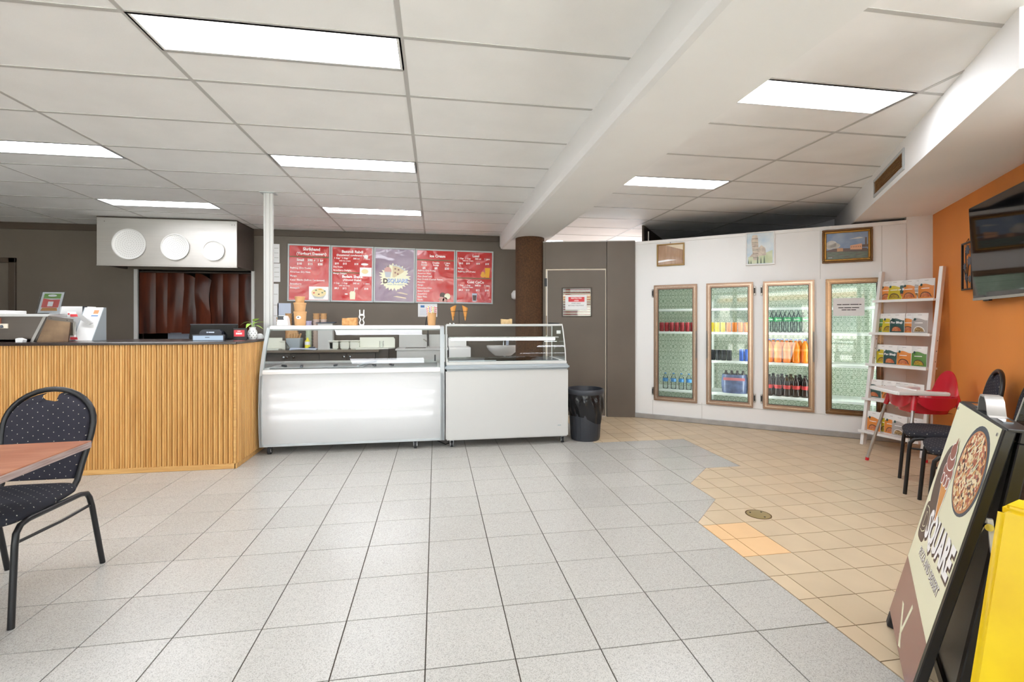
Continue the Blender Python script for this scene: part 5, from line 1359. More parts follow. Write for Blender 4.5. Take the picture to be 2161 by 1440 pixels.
MB().lathe([(0.034, 0), (0.036, 0.02), (0.036, 0.12), (0.014, 0.15), (0.012, 0.17), (0, 0.172)], 18).build('body', 'yellow', t, smooth=40); MB().lathe([(0.0368, 0.07), (0.0368, 0.115)], 18, cap=False).build('label_band', 'white', t, smooth=40)
for k, (x, h_) in enumerate(((-1.448, 0.125), (-1.296, 0.127), (-1.163, 0.127))):
    t = thing('ivory_tub', 'ivory plastic food tub on the back bench, '+nth(k, 3), 'tub', (x, 7.12, WZ), group='ivory tubs on the back bench')
    MB().prism([(-0.058, 0), (0.058, 0), (0.066, h_-0.015), (-0.066, h_-0.015)], -0.06, 0.06, 'y').build('tub_body', 'tub', t, bevel=0.012, seg=2, smooth=50); box('lid', 'tub', -0.070, 0.070, -0.066, 0.066, h_-0.015, h_, t, bevel=0.004)
t = thing('plastic_bag', 'crumpled clear plastic bag at the left of the back bench', 'bag', (-2.13, 6.98, WZ))
rb = random.Random(9)
def bag(u, v):
    a = u*2*PI; r_ = (0.10-0.06*v)*(1+0.18*math.sin(5*a+3*v)+0.08*math.sin(11*a)); return (r_*math.cos(a), 0.5*r_*math.sin(a), 0.15*v+0.01*math.sin(7*a))
MB().grid(bag, 40, 8).build('film', glass_mat('bag_film', (216, 216, 212), 1.9, 0.15), t, smooth=80)
MB().lathe([(0.06, 0), (0.065, 0.06), (0.03, 0.11), (0, 0.115)], 12).build('contents', 'tub', t, smooth=40)
t = thing('kraft_bag', 'brown paper bag standing on the back bench by the post', 'bag', (-2.06, 7.30, WZ))
MB().prism([(-0.075, 0), (0.075, 0), (0.08, 0.20), (0.055, 0.27), (-0.05, 0.275), (-0.08, 0.20)], -0.04, 0.04, 'y').build('bag_body', 'kraft', t, bevel=0.01)
t = thing('wrapped_cutlery', 'pale blue wrapped sheets lying flat on the back bench', 'sheets', (-1.88, 6.96, WZ))
MB().prism([(-0.13, 0.0), (0.0, 0.012), (0.22, 0.0), (0.24, 0.022), (0.05, 0.028), (-0.12, 0.03)], -0.03, 0.04, 'y').build('sheets_body', 'paper_blue', t, bevel=0.003)
t = thing('dark_dish', 'dark round dish on the back bench behind the yellow bottle', 'dish', (-1.73, 7.02, WZ))
MB().lathe([(0.03, 0), (0.045, 0.035), (0.048, 0.04), (0.04, 0.04)], 18).build('bowl', 'slate', t, smooth=40)

# white corner worktop, sink bench and white cabinet seen through the freezer glass
t = thing('side_bench', 'white bench with a raised splashback right of the back cabinet', 'bench', (-0.80, 6.9, 0))
MB().prism([(-0.32, 0.0), (0.20, 0.0), (0.12, -0.16), (-0.02, -0.24), (-0.32, -0.24)], 0.885, 0.905, 'z').build('top', 'tub', t, loc=(0, 0.27, 0)); MB().prism([(-0.3, 0.905), (0.20, 0.905), (0.20, 1.02), (0.18, 1.05), (-0.3, 1.05)], 0.26, 0.28, 'y').build('splashback', 'tub', t)
MB().lathe([(0.028, 0.905), (0.034, 0.93), (0.03, 0.98), (0.034, 1.0)], 14, (0.02, 0.14, 0), cap=False).build('glass_jug', 'glass', t, smooth=40)
box('cabinet_body', 'cabinet', -0.06, 0.12, 0.10, 0.27, 0, 0.885, t)
t = thing('sink_bench', 'pale steel sink bench with a tall tap behind the ice cream freezer', 'sink', (-0.10, 7.0, 0))
box('front', 'fridge_grey', -0.46, 0.26, 0.0, 0.02, 0.0, 0.86, t); box('top', 'fridge_grey', -0.48, 0.28, -0.01, 0.46, 0.86, 0.885, t, bevel=0.004); box('splashback', 'fridge_grey', -0.46, 0.28, 0.44, 0.46, 0.885, 1.08, t)
box('basin_rim', 'steel_dark', -0.35, -0.05, 0.10, 0.36, 0.885, 0.888, t)
MB().tube([(-0.02, 0.40, 0.885), (-0.02, 0.40, 1.02), (-0.02, 0.36, 1.07), (-0.02, 0.25, 1.08), (-0.02, 0.21, 1.05)], 0.018, 10).build('tap', 'steel_v', t, smooth=60); MB().tube([(-0.02, 0.40, 0.96), (-0.09, 0.38, 1.01)], 0.009, 8).build('tap_lever', 'steel_v', t, smooth=60)
t = thing('white_cabinet', 'small white cabinet beside the sink bench behind the glass case', 'cabinet', (0.19, 6.98, 0))
box('body', 'white', 0.0, 0.32, 0.0, 0.45, 0, 0.90, t, bevel=0.004); box('door', 'white', 0.008, 0.312, -0.014, 0.0, 0.02, 0.885, t, bevel=0.003); box('upstand', 'white', 0.0, 0.28, 0.40, 0.45, 0.90, 1.03, t)
t = thing('wash_basin', 'white wall-hung hand basin behind the glass display case', 'wash basin', (1.06, 7.46, 0))
def bs(u, v):
    a = PI+u*PI; r_ = 0.12+0.12*math.sin(v*PI/2); return (1.1*r_*math.cos(a), 1.3*r_*math.sin(a)*(1 if math.sin(a) < 0 else 0), 0.74+0.16*v)
MB().grid(bs, 24, 8).build('bowl', 'white', t, smooth=60, solid=0.012); box('ledge', 'white', -0.26, 0.26, -0.07, 0.0, 0.86, 0.905, t, bevel=0.01)
MB().tube([(0, -0.06, 0.9), (0, -0.06, 0.98), (0, -0.14, 1.0)], 0.012, 8).build('tap', 'chrome', t, smooth=60); MB().tube([(0, -0.14, 0.74), (0.0, -0.14, 0.62), (0.03, -0.10, 0.58), (0.05, -0.02, 0.62)], 0.018, 8).build('trap', 'chrome', t, smooth=60)
MB().tube([(-0.10, -0.02, 0.56), (-0.04, -0.10, 0.68), (0.0, -0.12, 0.74)], 0.008, 6).build('supply_hose', 'chrome', t, smooth=60)
MB().lathe([(0.022, 0), (0.024, 0.07), (0.008, 0.08), (0.008, 0.10), (0, 0.10)], 12).build('soap_bottle', 'paper_blue', loc=(1.12, 7.40, 0.905)); tag(bpy.data.objects['soap_bottle'], 'pale blue soap bottle standing on the wash basin', 'soap bottle')

# ------------------------------------------------------------------ on top of the ice cream freezer
FT = 1.240; Y1 = 5.30
def tub_thing(lab, x, z, r, h, lid, y=Y1):
    t = thing('kraft_tub', lab, 'paper tub', (x, y, z), group='stacked kraft tubs')
    MB().lathe([(r*0.82, 0), (r*0.84, 0.003), (r*0.97, h-lid)], 28).build('tub_body', 'kraft', t, smooth=40); MB().lathe([(r, h-lid), (r*1.02, h-lid+0.002), (r*1.02, h-0.003), (r*0.98, h), (0, h-0.002)], 28).build('lid', 'kraft', t, smooth=40)
    return t
t = tub_thing('largest kraft tub with a white sticker, bottom of the stack', -1.425, FT, 0.064, 0.150, 0.018)
MB().prism(disc(0.0, 0.085, 0.024, 0.018, 20), -0.0625, -0.0560, 'y').build('sticker', 'white', t)
flat('sticker_print', 'ink', disc(-0.003, 0.088, 0.010, 0.007, 8), t, -0.0626)
tub_thing('middle kraft tub of the stack on the ice cream freezer', -1.428, FT+0.150, 0.062, 0.092, 0.016)
tub_thing('smallest kraft tub, top of the stack on the ice cream freezer', -1.428, FT+0.242, 0.050, 0.066, 0.016)
t = thing('tape_dispenser', 'white ticket printer with a black front plate on the ice cream freezer', 'printer', (-1.59, Y1, FT))
MB().prism([(-0.06, 0), (0.055, 0), (0.045, 0.075), (0.03, 0.105), (-0.04, 0.105), (-0.055, 0.06)], -0.04, 0.05, 'y').build('case', 'white', t, bevel=0.004); flat('front_plate', 'charcoal', [(-0.05, 0.060), (0.015, 0.060), (0.015, 0.100), (-0.042, 0.100)], t, -0.041)
MB().cyl((0.03, -0.044, 0.08), (0.03, -0.040, 0.08), 0.020, 16).build('roll_end', 'white', t)
t = thing('kraft_carton', 'printed kraft carton lying on the ice cream freezer', 'carton', (-0.917, Y1, FT))
box('carton_body', 'kraft_dark', -0.076, 0.076, -0.04, 0.05, 0, 0.078, t, bevel=0.003); MB().prism([(-0.02, 0.078), (0.076, 0.078), (0.076, 0.084), (-0.02, 0.082)], -0.04, 0.05, 'y').build('flap', 'kraft', t)
t = thing('white_tongs', 'upright white plastic tongs on the ice cream freezer', 'tongs', (-0.794, Y1, FT))
for s_ in (-1, 1):
    MB().tube([(s_*0.014, 0, 0.0), (s_*0.024, 0, 0.03), (s_*0.010, 0, 0.065), (s_*0.026, 0, 0.09), (s_*0.020, 0, 0.12), (s_*0.022, 0, 0.17)], [0.008, 0.006, 0.006, 0.007, 0.007, 0.006], 8).build('arm', 'white_matt', t, smooth=60)
MB().tube([(-0.022, 0, 0.115), (0.022, 0, 0.115)], 0.010, 8).build('spring_bridge', 'white_matt', t, smooth=60); MB().tube([(-0.018, 0, 0.004), (0.018, 0, 0.004)], 0.008, 8).build('foot', 'white_matt', t, smooth=60)
t = thing('straw_cup', 'kraft cup full of striped paper straws on the ice cream freezer', 'cup', (-0.046, Y1, FT))
MB().lathe([(0.040, 0), (0.052, 0.135), (0.0535, 0.138), (0.050, 0.138), (0.038, 0.01), (0, 0.01)], 24).build('cup_body', 'kraft', t, smooth=40)
rb = random.Random(3); sc_ = ['ink_red', 'white', 'yellow', 'ink_white', 'label_orange', 'ink_red', 'can_blue', 'white', 'leaf', 'ink_red', 'white', 'ink_white']
for k in range(16):
    a = 2*PI*k/16*1.7; r0 = 0.022+0.012*(k % 2)
    p = (r0*math.cos(a), r0*math.sin(a), 0.02); e = (r0*1.7*math.cos(a), r0*1.7*math.sin(a), 0.205+rb.uniform(-0.012, 0.015))
    s_ = MB().tube([p, e], 0.0045, 6).build('straw', sc_[k % 12], t)
    for j in range(3):
        f0 = 0.70+j*0.10; P_ = Vector(p).lerp(Vector(e), f0); Q_ = Vector(p).lerp(Vector(e), f0+0.045)
        MB().tube([P_, Q_], 0.0049, 6).build('stripe', 'ink_red' if sc_[k % 12] in ('white', 'ink_white') else 'ink_white', s_)
MB().tube([(-0.115, 5.40, FT+0.002), (-0.108, 5.46, FT+0.06), (-0.10, 5.49, FT+0.10), (-0.09, 5.505, FT+0.115), (-0.09, 5.52, 1.0)], 0.006, 6).build('scoop_cable', 'cord', smooth=60); tag(bpy.data.objects['scoop_cable'], 'black cable looping behind the straw cup', 'cable')

# on top of the second freezer
t = thing('cone_holder', 'black wire stand holding two waffle cones on the glass case', 'cone stand', (0.252, 5.20, 1.250))
MB().lathe([(0.045, 0), (0.045, 0.004), (0.02, 0.010), (0, 0.012)], 20).build('base', 'black_metal', t, smooth=40); MB().tube([(0, 0, 0.01), (0, 0, 0.155)], 0.003, 6).build('rod', 'black_metal', t)
MB().tube([(-0.04, 0, 0.145), (0, 0, 0.150), (0.04, 0, 0.142)], 0.0028, 6).build('arm', 'black_metal', t)
for s_, lab in ((-1, 'left'), (1, 'right')):
    cx = s_*0.067
    ring = [(cx+0.024*math.cos(2*PI*k/16), 0.024*math.sin(2*PI*k/16), 0.143) for k in range(16)]
    MB().tube(ring, 0.0026, 6, closed=True).build('ring', 'black_metal', t); ring = [(cx+s_*(-0.004)+0.013*math.cos(2*PI*k/12), 0.013*math.sin(2*PI*k/12), 0.082) for k in range(12)]
    MB().tube(ring, 0.002, 6, closed=True).build('ring', 'black_metal', t)
    c_ = thing('waffle_cone', lab+' waffle cone in the black wire stand', 'cone', (0.252+cx, 5.20, 1.250), group='waffle cones in the wire stand')
    def cn(u, v):
        a = u*2*PI; top = 0.195+0.016*math.cos(a+(PI if s_ > 0 else 0)+0.3); z = 0.045+v*(top-0.045); r_ = 0.003+0.0285*((z-0.045)/0.15); return (r_*math.cos(a), r_*math.sin(a), z)
    MB().grid(cn, 24, 6).build('cone_body', 'cone', c_, smooth=60, solid=0.002)
t = thing('wooden_block', 'small pale wooden card block on the glass case', 'wooden block', (0.777, 5.20, 1.250))
MB().prism([(-0.062, 0), (0.062, 0), (0.062, 0.060), (0.045, 0.064), (0.02, 0.056), (-0.062, 0.060)], -0.025, 0.025, 'y').build('block_body', wood('pale_pine', (204, 168, 116), (222, 190, 140), (26, 3, 26)), t, bevel=0.002); box('slot', 'choc', -0.05, 0.05, -0.004, 0.0, 0.0555, 0.0585, t)
t = thing('black_handle_tool', 'black handled serving tool lying on the glass case corner', 'tool', (1.30, 5.10, 1.250))
MB().tube([(-0.06, 0.03, 0.012), (0.0, 0.0, 0.010), (0.045, -0.04, 0.009)], 0.009, 8).build('handle', 'black', t, smooth=60); box('blade', 'chrome', 0.03, 0.06, -0.10, -0.04, 0.002, 0.005, t)
for k, x in enumerate((0.152, 0.19)):
    t = thing('glass_knob', 'small clear knob on the left end of the glass case, '+('left' if k == 0 else 'right')+' one', 'knob', (x, 5.10, 1.250)); MB().lathe([(0.010, 0), (0.012, 0.008), (0.008, 0.016), (0, 0.018)], 12).build('knob_body', 'chrome', t, smooth=60)

# ------------------------------------------------------------------ ladder shelf in the corner (local x along the shelves, y towards the corner)
LP = Vector((4.385, 4.27)); LANG = math.atan2(-0.98, 0.19)
LX = Vector((math.cos(LANG), math.sin(LANG))); LY = Vector((-LX.y, LX.x))
la = thing('ladder_shelf', 'white leaning ladder shelf filled with food pouches', 'shelf', (LP.x, LP.y, 0), LANG)
LW = 0.54; TOPZ = 1.815; LEAN = 0.300
for x in (0.0, LW-0.0):
    z0, z1 = 0.0, TOPZ
    d = 0.052; a = LEAN/TOPZ
    MB().prism([(0.0, 0.0), (d, 0.0), (LEAN+d, TOPZ), (LEAN, TOPZ)], x-0.016, x+0.016, 'x').build('rail', 'white', la, bevel=0.002)
    for z in (0.9, 1.0, 1.1): MB().cyl((x+0.0165, LEAN*z/TOPZ+0.03, z), (x+0.018, LEAN*z/TOPZ+0.03, z), 0.005, 8).build('screw', 'rubber', la)
SH = [(1.505, 0.10), (1.165, 0.13), (0.84, 0.15), (0.485, 0.17), (0.150, 0.19)]
for z, dep in SH:
    y0 = LEAN*z/TOPZ-0.015
    sh = box('shelf_board', 'white', -0.024, LW-0.016, y0-0.02, y0+dep, z-0.020, z, la, bevel=0.002)
    MB().box(-0.024, LW-0.016, y0-0.024, y0-0.020, z-0.022, z+0.004).build('shelf_lip', 'white', sh)
c_mat('p_orange', (222, 138, 62), 0.4); c_mat('p_yellow', (206, 186, 44), 0.4); c_mat('p_teal', (54, 88, 84), 0.4); c_mat('p_grey', (172, 166, 162), 0.4); c_mat('p_green', (96, 140, 70), 0.4); c_mat('p_mustard', (190, 150, 60), 0.4)
c_mat('bowl_red', (190, 96, 62), 0.5, var=0.4, scale=60, rgb2=(214, 150, 100)); c_mat('bowl_yellow', (196, 168, 60), 0.5, var=0.5, scale=70, rgb2=(150, 120, 40)); c_mat('bowl_nut', (204, 172, 116), 0.5, var=0.7, scale=80, rgb2=(92, 62, 40))
c_mat('pouch_white', (232, 230, 226), 0.35)
PK = {'orange': ('p_orange', 'bowl_red'), 'yellow': ('p_yellow', 'bowl_yellow'), 'teal': ('p_teal', 'bowl_red'), 'grey': ('p_grey', 'bowl_nut'), 'green': ('p_green', 'bowl_yellow'), 'mustard': ('p_mustard', 'bowl_nut')}
def pouch(kind, x, row, yoff, lab, s=1.0, w=0.150, h=0.200, yaw=0.0):
    z, dep = SH[row]; y0 = LEAN*z/TOPZ-0.015
    p = LP+LX*x+LY*(y0+0.012+yoff)
    t = thing('food_pouch', lab, 'food pouch', (p.x, p.y, z+0.001), LANG+yaw, group='food pouches on the ladder shelf, row '+ORD[row])
    W2, H = w/2*s, h*s; tilt = 0.10
    def fr(u, v):
        th = 0.024*math.sin(PI*min(1, 0.12+0.88*(1-v)))*math.sin(PI*(0.06+0.88*u)); x_ = (u-0.5)*2*W2*(1-0.02*v); return (x_, 0.035+tilt*v*H-th, v*H)
    def bk_(u, v):
        th = 0.022*math.sin(PI*min(1, 0.12+0.88*(1-v)))*math.sin(PI*(0.06+0.88*u)); x_ = (u-0.5)*2*W2*(1-0.02*v); return (x_, 0.0355+tilt*v*H+th, v*H)
    q = MB().grid(fr, 8, 10); q.grid(bk_, 8, 10); q.build('pouch_body', 'pouch_white', t, smooth=60)
    def onf(u, v, e):
        a = fr(u, v); return (a[0], a[1]-e, a[2])
    def patch(nm, m, f, nu, nv, e): MB().grid(lambda u, v: onf(*f(u, v), e), nu, nv).build(nm, m, t, smooth=60)
    # coloured printed field with a sloped shoulder, bowl picture, badge, word strokes
    patch('print_field', PK[kind][0], lambda u, v: (0.02+0.96*u, 0.03+v*(0.66-0.03+0.10*math.sin(PI*min(1, u*1.15))-0.02)), 10, 8, 0.0008)
    patch('print_bowl', 'pouch_white' if kind == 'grey' else 'choc', lambda u, v: (0.5+0.36*(2*u-1), 0.09+v*0.26*math.sqrt(max(0.0, 1-(2*u-1)**2))), 12, 4, 0.0014)
    patch('print_dish', PK[kind][1], lambda u, v: (0.5+0.31*(2*u-1), 0.09+v*0.22*math.sqrt(max(0.0, 1-(2*u-1)**2))), 12, 4, 0.0020)
    patch('print_badge', 'p_teal', lambda u, v: (0.24+0.09*(2*u-1), 0.69+0.065*(2*v-1)*math.sqrt(max(0.0, 1-(2*u-1)**2))), 8, 2, 0.0020)
    if kind == 'teal':
        a = fr(0.5, 0.53); text('Pav Bhaji', 0.030*s, 'ink_white', t, 0.008, a[2], a[1]-0.003, bold=0.03, rot=(PI/2-tilt, 0, 0))
    else:
        patch('print_name', 'ink_white', lambda u, v: (0.25+0.5*u, 0.50+0.030*v), 4, 1, 0.0016)
    patch('print_line', 'p_grey', lambda u, v: (0.40+0.25*u, 0.90+0.02*v), 3, 1, 0.0012)
R1 = [('orange', 0.055, 0.030), ('yellow', 0.135, 0.020), ('teal', 0.205, 0.030), ('orange', 0.270, 0.020), ('grey', 0.330, 0.030), ('orange', 0.425, 0.0)]
R2 = [('green', 0.045, 0.045), ('yellow', 0.110, 0.030), ('teal', 0.195, 0.010), ('orange', 0.290, 0.030), ('grey', 0.400, 0.0)]
R3 = [('yellow', 0.075, 0.045), ('teal', 0.165, 0.010), ('orange', 0.295, 0.0), ('green', 0.425, 0.0)]
R4 = [('teal', 0.045, 0.020), ('mustard', 0.110, 0.04), ('orange', 0.175, 0.030), ('yellow', 0.250, 0.04), ('grey', 0.330, 0.03), ('orange', 0.430, 0.0)]
R5 = [('orange', 0.085, 0.0), ('yellow', 0.175, 0.045), ('orange', 0.235, 0.025), ('grey', 0.320, 0.0), ('orange', 0.440, 0.02)]
for r, R_ in enumerate((R1, R2, R3, R4, R5)):
    for i, (kd, x, yo) in enumerate(R_):
        lab = '%s food pouch, %s on the %s ladder board from the top' % (kd if kd != 'teal' else 'dark teal', nth(i, len(R_)), ORD[r])
        big = 1.0 if kd not in ('grey',) else 1.0
        pouch(kd, x, r, yo, lab, 1.0, 0.138 if r < 2 else 0.132, 0.200 if r != 3 else 0.190)

# ------------------------------------------------------------------ high chair
HF = math.atan2(0.31, -0.95)
hc = thing('high_chair', 'red plastic high chair with white tray and silver legs', 'high chair', (4.125, 3.43, 0), HF+PI/2)
# local: -y is forward
st = 0.515
def shell(u, v):
    a = u*2*PI; sx = 0.175+0.02*v; sy = 0.165+0.02*v; e = 0.75
    c_, s_ = math.cos(a), math.sin(a); x = sx*math.copysign(abs(c_)**e, c_); y = sy*math.copysign(abs(s_)**e, s_)
    return (x*(0.86+0.14*v), y*(0.86+0.14*v), st+v*0.125-0.02*(1-v)*0)
q = MB().grid(shell, 40, 6)
q.build('seat_tub', 'red_plastic', hc, smooth=50, solid=0.006)
MB().grid(lambda u, v: (0.15*(2*u-1), 0.14*(2*v-1), st+0.004), 6, 6).build('seat_base', 'red_plastic', hc, smooth=50)
def skirt(u, v):
    a = u*2*PI; e = 0.6; c_, s_ = math.cos(a), math.sin(a); sx, sy = 0.205, 0.20
    arc = 0.075*(abs(math.cos(2*a))**1.5)
    return (sx*math.copysign(abs(c_)**e, c_)*(1-0.02*v), sy*math.copysign(abs(s_)**e, s_)*(1-0.02*v), 0.655-v*(0.03+arc))
MB().grid(skirt, 56, 4).build('skirt', 'red_plastic', hc, smooth=50, solid=0.005)
def back(u, v):
    a = (u-0.5)*2.1; hgt = math.cos((u-0.5)*PI)**0.6 if abs(u-0.5) < 0.5 else 0; z = 0.60+v*0.262*max(0.02, hgt)
    rx = 0.19; return (rx*math.sin(a)*(1.0-0.10*v), 0.10+0.075*math.cos(a)+0.035*v, z)
MB().grid(back, 28, 14).build('backrest', 'red_plastic', hc, smooth=60, solid=0.008)
tr2 = MB().prism([(-0.20, -0.30), (-0.16, -0.315), (0.16, -0.315), (0.20, -0.30), (0.205, 0.08), (0.15, 0.085), (0.13, -0.03), (0.0, -0.075), (-0.13, -0.03), (-0.15, 0.085), (-0.205, 0.08)], 0.672, 0.702, 'z').build('tray', 'white', hc, bevel=0.006, seg=2, smooth=50)
MB().tube([(-0.13, -0.12, 0.705), (0.0, -0.15, 0.707), (0.13, -0.12, 0.705)], 0.005, 6).build('tray_ridge', 'white', tr2, smooth=60)
for sx in (-1, 1):
    for sy in (-1, 1):
        top = (sx*0.165, sy*0.165, 0.62); bot = (sx*0.27, sy*0.285 if sy < 0 else sy*0.20, 0.012)
        l_ = MB().tube([top, tuple(Vector(top).lerp(Vector(bot), 0.5)), bot], 0.0125, 12).build('leg', 'silver', hc, smooth=60)
        MB().tube([tuple(Vector(top).lerp(Vector(bot), 0.975)), (bot[0], bot[1], 0.0)], 0.0145, 10).build('foot', 'red_plastic', l_, smooth=60)
        MB().tube([(sx*0.150, sy*0.150, 0.665), tuple(Vector(top).lerp(Vector(bot), 0.13))], [0.026, 0.018], 12).build('leg_socket', 'red_plastic', hc, smooth=60)
for (pts) in ([(0.10, -0.13, 0.56), (0.10, -0.14, 0.50), (0.105, -0.135, 0.43)], [(-0.20, 0.06, 0.68), (-0.215, 0.09, 0.60), (-0.21, 0.10, 0.555)]):
    s_ = MB().tube(pts, 0.007, 6).build('strap', 'strap', hc, smooth=60); MB().tube([pts[-1], (pts[-1][0], pts[-1][1], pts[-1][2]-0.03)], 0.011, 6).build('buckle', 'black', s_)

# ------------------------------------------------------------------ banquet chairs (local: the chair faces -y, origin under the seat)
def arcpts(c, r, a0, a1, n, ax=('y', 'z'), x=0.0):
    return [(x, c[0]+r*math.cos(a0+(a1-a0)*k/n), c[1]+r*math.sin(a0+(a1-a0)*k/n)) for k in range(n+1)]
def banquet_chair(label, loc, rotz):
    t = thing('banquet_chair', label, 'chair', loc, rotz, group='dotted banquet chairs')
    r = 0.0125; w = 0.212
    for s_ in (-1, 1):
        x = s_*w
        fr = [(x+s_*0.006, -0.275, 0.0), (x, -0.25, 0.33), (x, -0.243, 0.385), (x, -0.222, 0.412), (x, -0.18, 0.422), (x, -0.02, 0.420)]
        MB().tube(fr, r, 10).build('leg', 'black_metal', t, smooth=60)
        rr_ = [(x, -0.02, 0.420), (x, 0.12, 0.418), (x, 0.165, 0.408), (x, 0.185, 0.38), (x+s_*0.002, 0.20, 0.33), (x+s_*0.006, 0.272, 0.0)]
        MB().tube(rr_, r, 10).build('leg', 'black_metal', t, smooth=60)
        MB().tube([(x, -0.248, 0.345), (x, 0.0, 0.335), (x, 0.198, 0.340)], 0.007, 8).build('stretcher', 'black_metal', t, smooth=60)
    # back frame: arch leaning back
    def lean(z): return 0.165+(z-0.44)*0.20
    pts = [(-0.160, 0.09, 0.430), (-0.163, 0.140, 0.436), (-0.166, lean(0.47), 0.475)]
    zs = [0.55, 0.63, 0.70, 0.75]; xs_ = [0.176, 0.190, 0.200, 0.2025]
    left = [(-a, lean(z), z) for a, z in zip(xs_, zs)]
    arch_ = [(-0.2025*math.cos(PI*k/16), lean(0.755+0.175*math.sin(PI*k/16)), 0.755+0.175*math.sin(PI*k/16)) for k in range(17)]
    right = [(a, lean(z), z) for a, z in reversed(list(zip(xs_, zs)))]
    full = pts+left+arch_+right+[(-p[0], p[1], p[2]) for p in reversed(pts)]
    MB().tube(full, 0.0135, 10).build('back_frame', 'black_metal', t, smooth=60)
    # upholstered back, notch at the top for the hand grip
    out = [(-0.152, 0.485), (0.152, 0.485), (0.166, 0.56), (0.180, 0.64), (0.188, 0.72), (0.1885, 0.755)]
    for k in range(1, 8):
        a = PI*k/16; out.append((0.1885*math.cos(a), 0.755+0.158*math.sin(a)))
    tops = [(0.062, 0.893), (0.040, 0.874), (0.0, 0.866), (-0.040, 0.874), (-0.062, 0.893)]
    lft = [(-p[0], p[1]) for p in reversed(out[2:])]
    poly = out[:-1]+[out[-1]]+tops+lft
    poly = [p for i, p in enumerate(poly) if i == 0 or abs(p[0]-poly[i-1][0])+abs(p[1]-poly[i-1][1]) > 1e-4]
    n_ = len(poly)
    q = MB(); vs = []
    for e, off, sc in ((0, -0.014, 0.93), (1, -0.020, 0.80), (2, 0.0, 1.0), (3, 0.014, 0.96)):
        pass
    cx_, cz_ = 0.0, 0.69
    rings = [(1.0, 0.014), (1.0, -0.004), (0.965, -0.016), (0.86, -0.021)]
    for sc, yo in rings:
        for p in poly:
            zz = cz_+(p[1]-cz_)*sc; vs.append((p[0]*sc, lean(zz)+yo, zz))
    fs = []
    for k in range(len(rings)-1):
        for i in range(n_):
            j = (i+1) % n_; fs.append((k*n_+i, k*n_+j, (k+1)*n_+j, (k+1)*n_+i))
    fs.append(tuple(range(n_))); fs.append(tuple(range((len(rings)-1)*n_, len(rings)*n_)))
    q.add(vs, fs).build('backrest', 'cloth_back', t, smooth=45)
    # seat cushion
    def cush(lay):
        z, gx, gy = lay
        P_ = []
        for k in range(40):
            a = 2*PI*k/40; e = 0.38; c_, s_ = math.cos(a), math.sin(a)
            x = gx*math.copysign(abs(c_)**e, c_); y = gy*math.copysign(abs(s_)**e, s_)
            if y > 0: x *= 1-0.10*(y/gy)
            P_.append((x, -0.045+y, z+(0.0 if y > 0 else -0.012*(abs(y)/gy)**3)))
        return P_
    lays = [(0.424, 0.198, 0.205), (0.436, 0.214, 0.222), (0.452, 0.216, 0.224), (0.468, 0.205, 0.212), (0.478, 0.165, 0.175), (0.482, 0.09, 0.10)]
    vs = []; fs = []
    for L_ in lays: vs += cush(L_)
    for k in range(len(lays)-1):
        for i in range(40):
            j = (i+1) % 40; fs.append((k*40+i, k*40+j, (k+1)*40+j, (k+1)*40+i))
    fs.append(tuple(range(40))); fs.append(tuple(range((len(lays)-1)*40, len(lays)*40)))
    MB().add(vs, fs).build('seat', 'cloth_seat', t, smooth=50)
    return t
ch1 = banquet_chair('black framed dotted chair tucked behind the brown table', (-1.967, 2.545, 0), 0.0)
CR = math.atan2(0.70, -0.71)+PI/2
fv = Vector((-0.71, 0.70)); 
c1 = Vector((3.60, 3.14))-fv*0.27
dup(ch1, (c1.x, c1.y, 0), CR, 'dotted chair beside the high chair against the orange wall')
c2 = c1+Vector((-0.315, -0.425))
dup(ch1, (c2.x, c2.y, 0), CR, 'dotted chair half hidden behind the folding sign')

# ------------------------------------------------------------------ table at the left edge
tb = thing('cafe_table', 'worn red-brown cafe table at the left edge of the picture', 'table', (-1.560, 2.440, 0), math.radians(3.8))
box('table_top', 'table_top', -0.74, 0.0, -0.74, 0.0, 0.733, 0.737, tb)
box('edge_band', 'table_edge', -0.74, 0.0, -0.74, 0.0, 0.706, 0.733, tb)
MB().cyl((-0.37, -0.37, 0.02), (-0.37, -0.37, 0.706), 0.035, 20).build('pedestal', 'black_metal', tb, smooth=40)
MB().lathe([(0.225, 0), (0.225, 0.008), (0.20, 0.018), (0.08, 0.035), (0.04, 0.06), (0, 0.06)], 40, (-0.37, -0.37, 0)).build('foot_plate', 'chrome', tb, smooth=50)
MB().lathe([(0.12, 0.690), (0.12, 0.706)], 24, (-0.37, -0.37, 0)).build('mounting_plate', 'black_metal', tb, smooth=40)

# ------------------------------------------------------------------ folding A-frame sign (local: x along its top towards the camera, -y faces the room)
AT = Vector((2.056, 1.563)); ae = Vector((-0.6846, -0.7290)); AANG = math.atan2(ae.y, ae.x)
AH = 0.9605; AW = 0.558; AL = 0.924
s1 = thing('folding_sign', 'black folding sign with a cream pizza and ice cream poster', 'folding sign', (AT.x, AT.y, 0), AANG)
th = math.asin(0.2347)
Mf = Matrix.Translation((0, 0, AH)) @ Matrix.Rotation(th, 4, 'X').inverted()
# panel coordinates: x 0..AW, z from 0 at the top down to -AL, face at y = 0 looking to -y
def ap(nm, m, q, par=s1, **k): return q.xf(Mf).build(nm, m, par, **k)
ap('front_panel', 'black_metal', MB().box(-0.010, AW+0.022, 0.0, 0.026, -AL-0.005, 0.004), bevel=0.003)
def af(nm, m, pts, y): return ap(nm, m, MB().prism(pts, y-0.0005, y, 'y'))
af('poster', 'cream', rect(0.0, AW, -AL, 0.0), -0.0004)
af('poster_maroon', 'maroon', [(0.0, -AL), (AW, -AL), (AW, -0.730), (0.0, -0.672)], -0.0010)
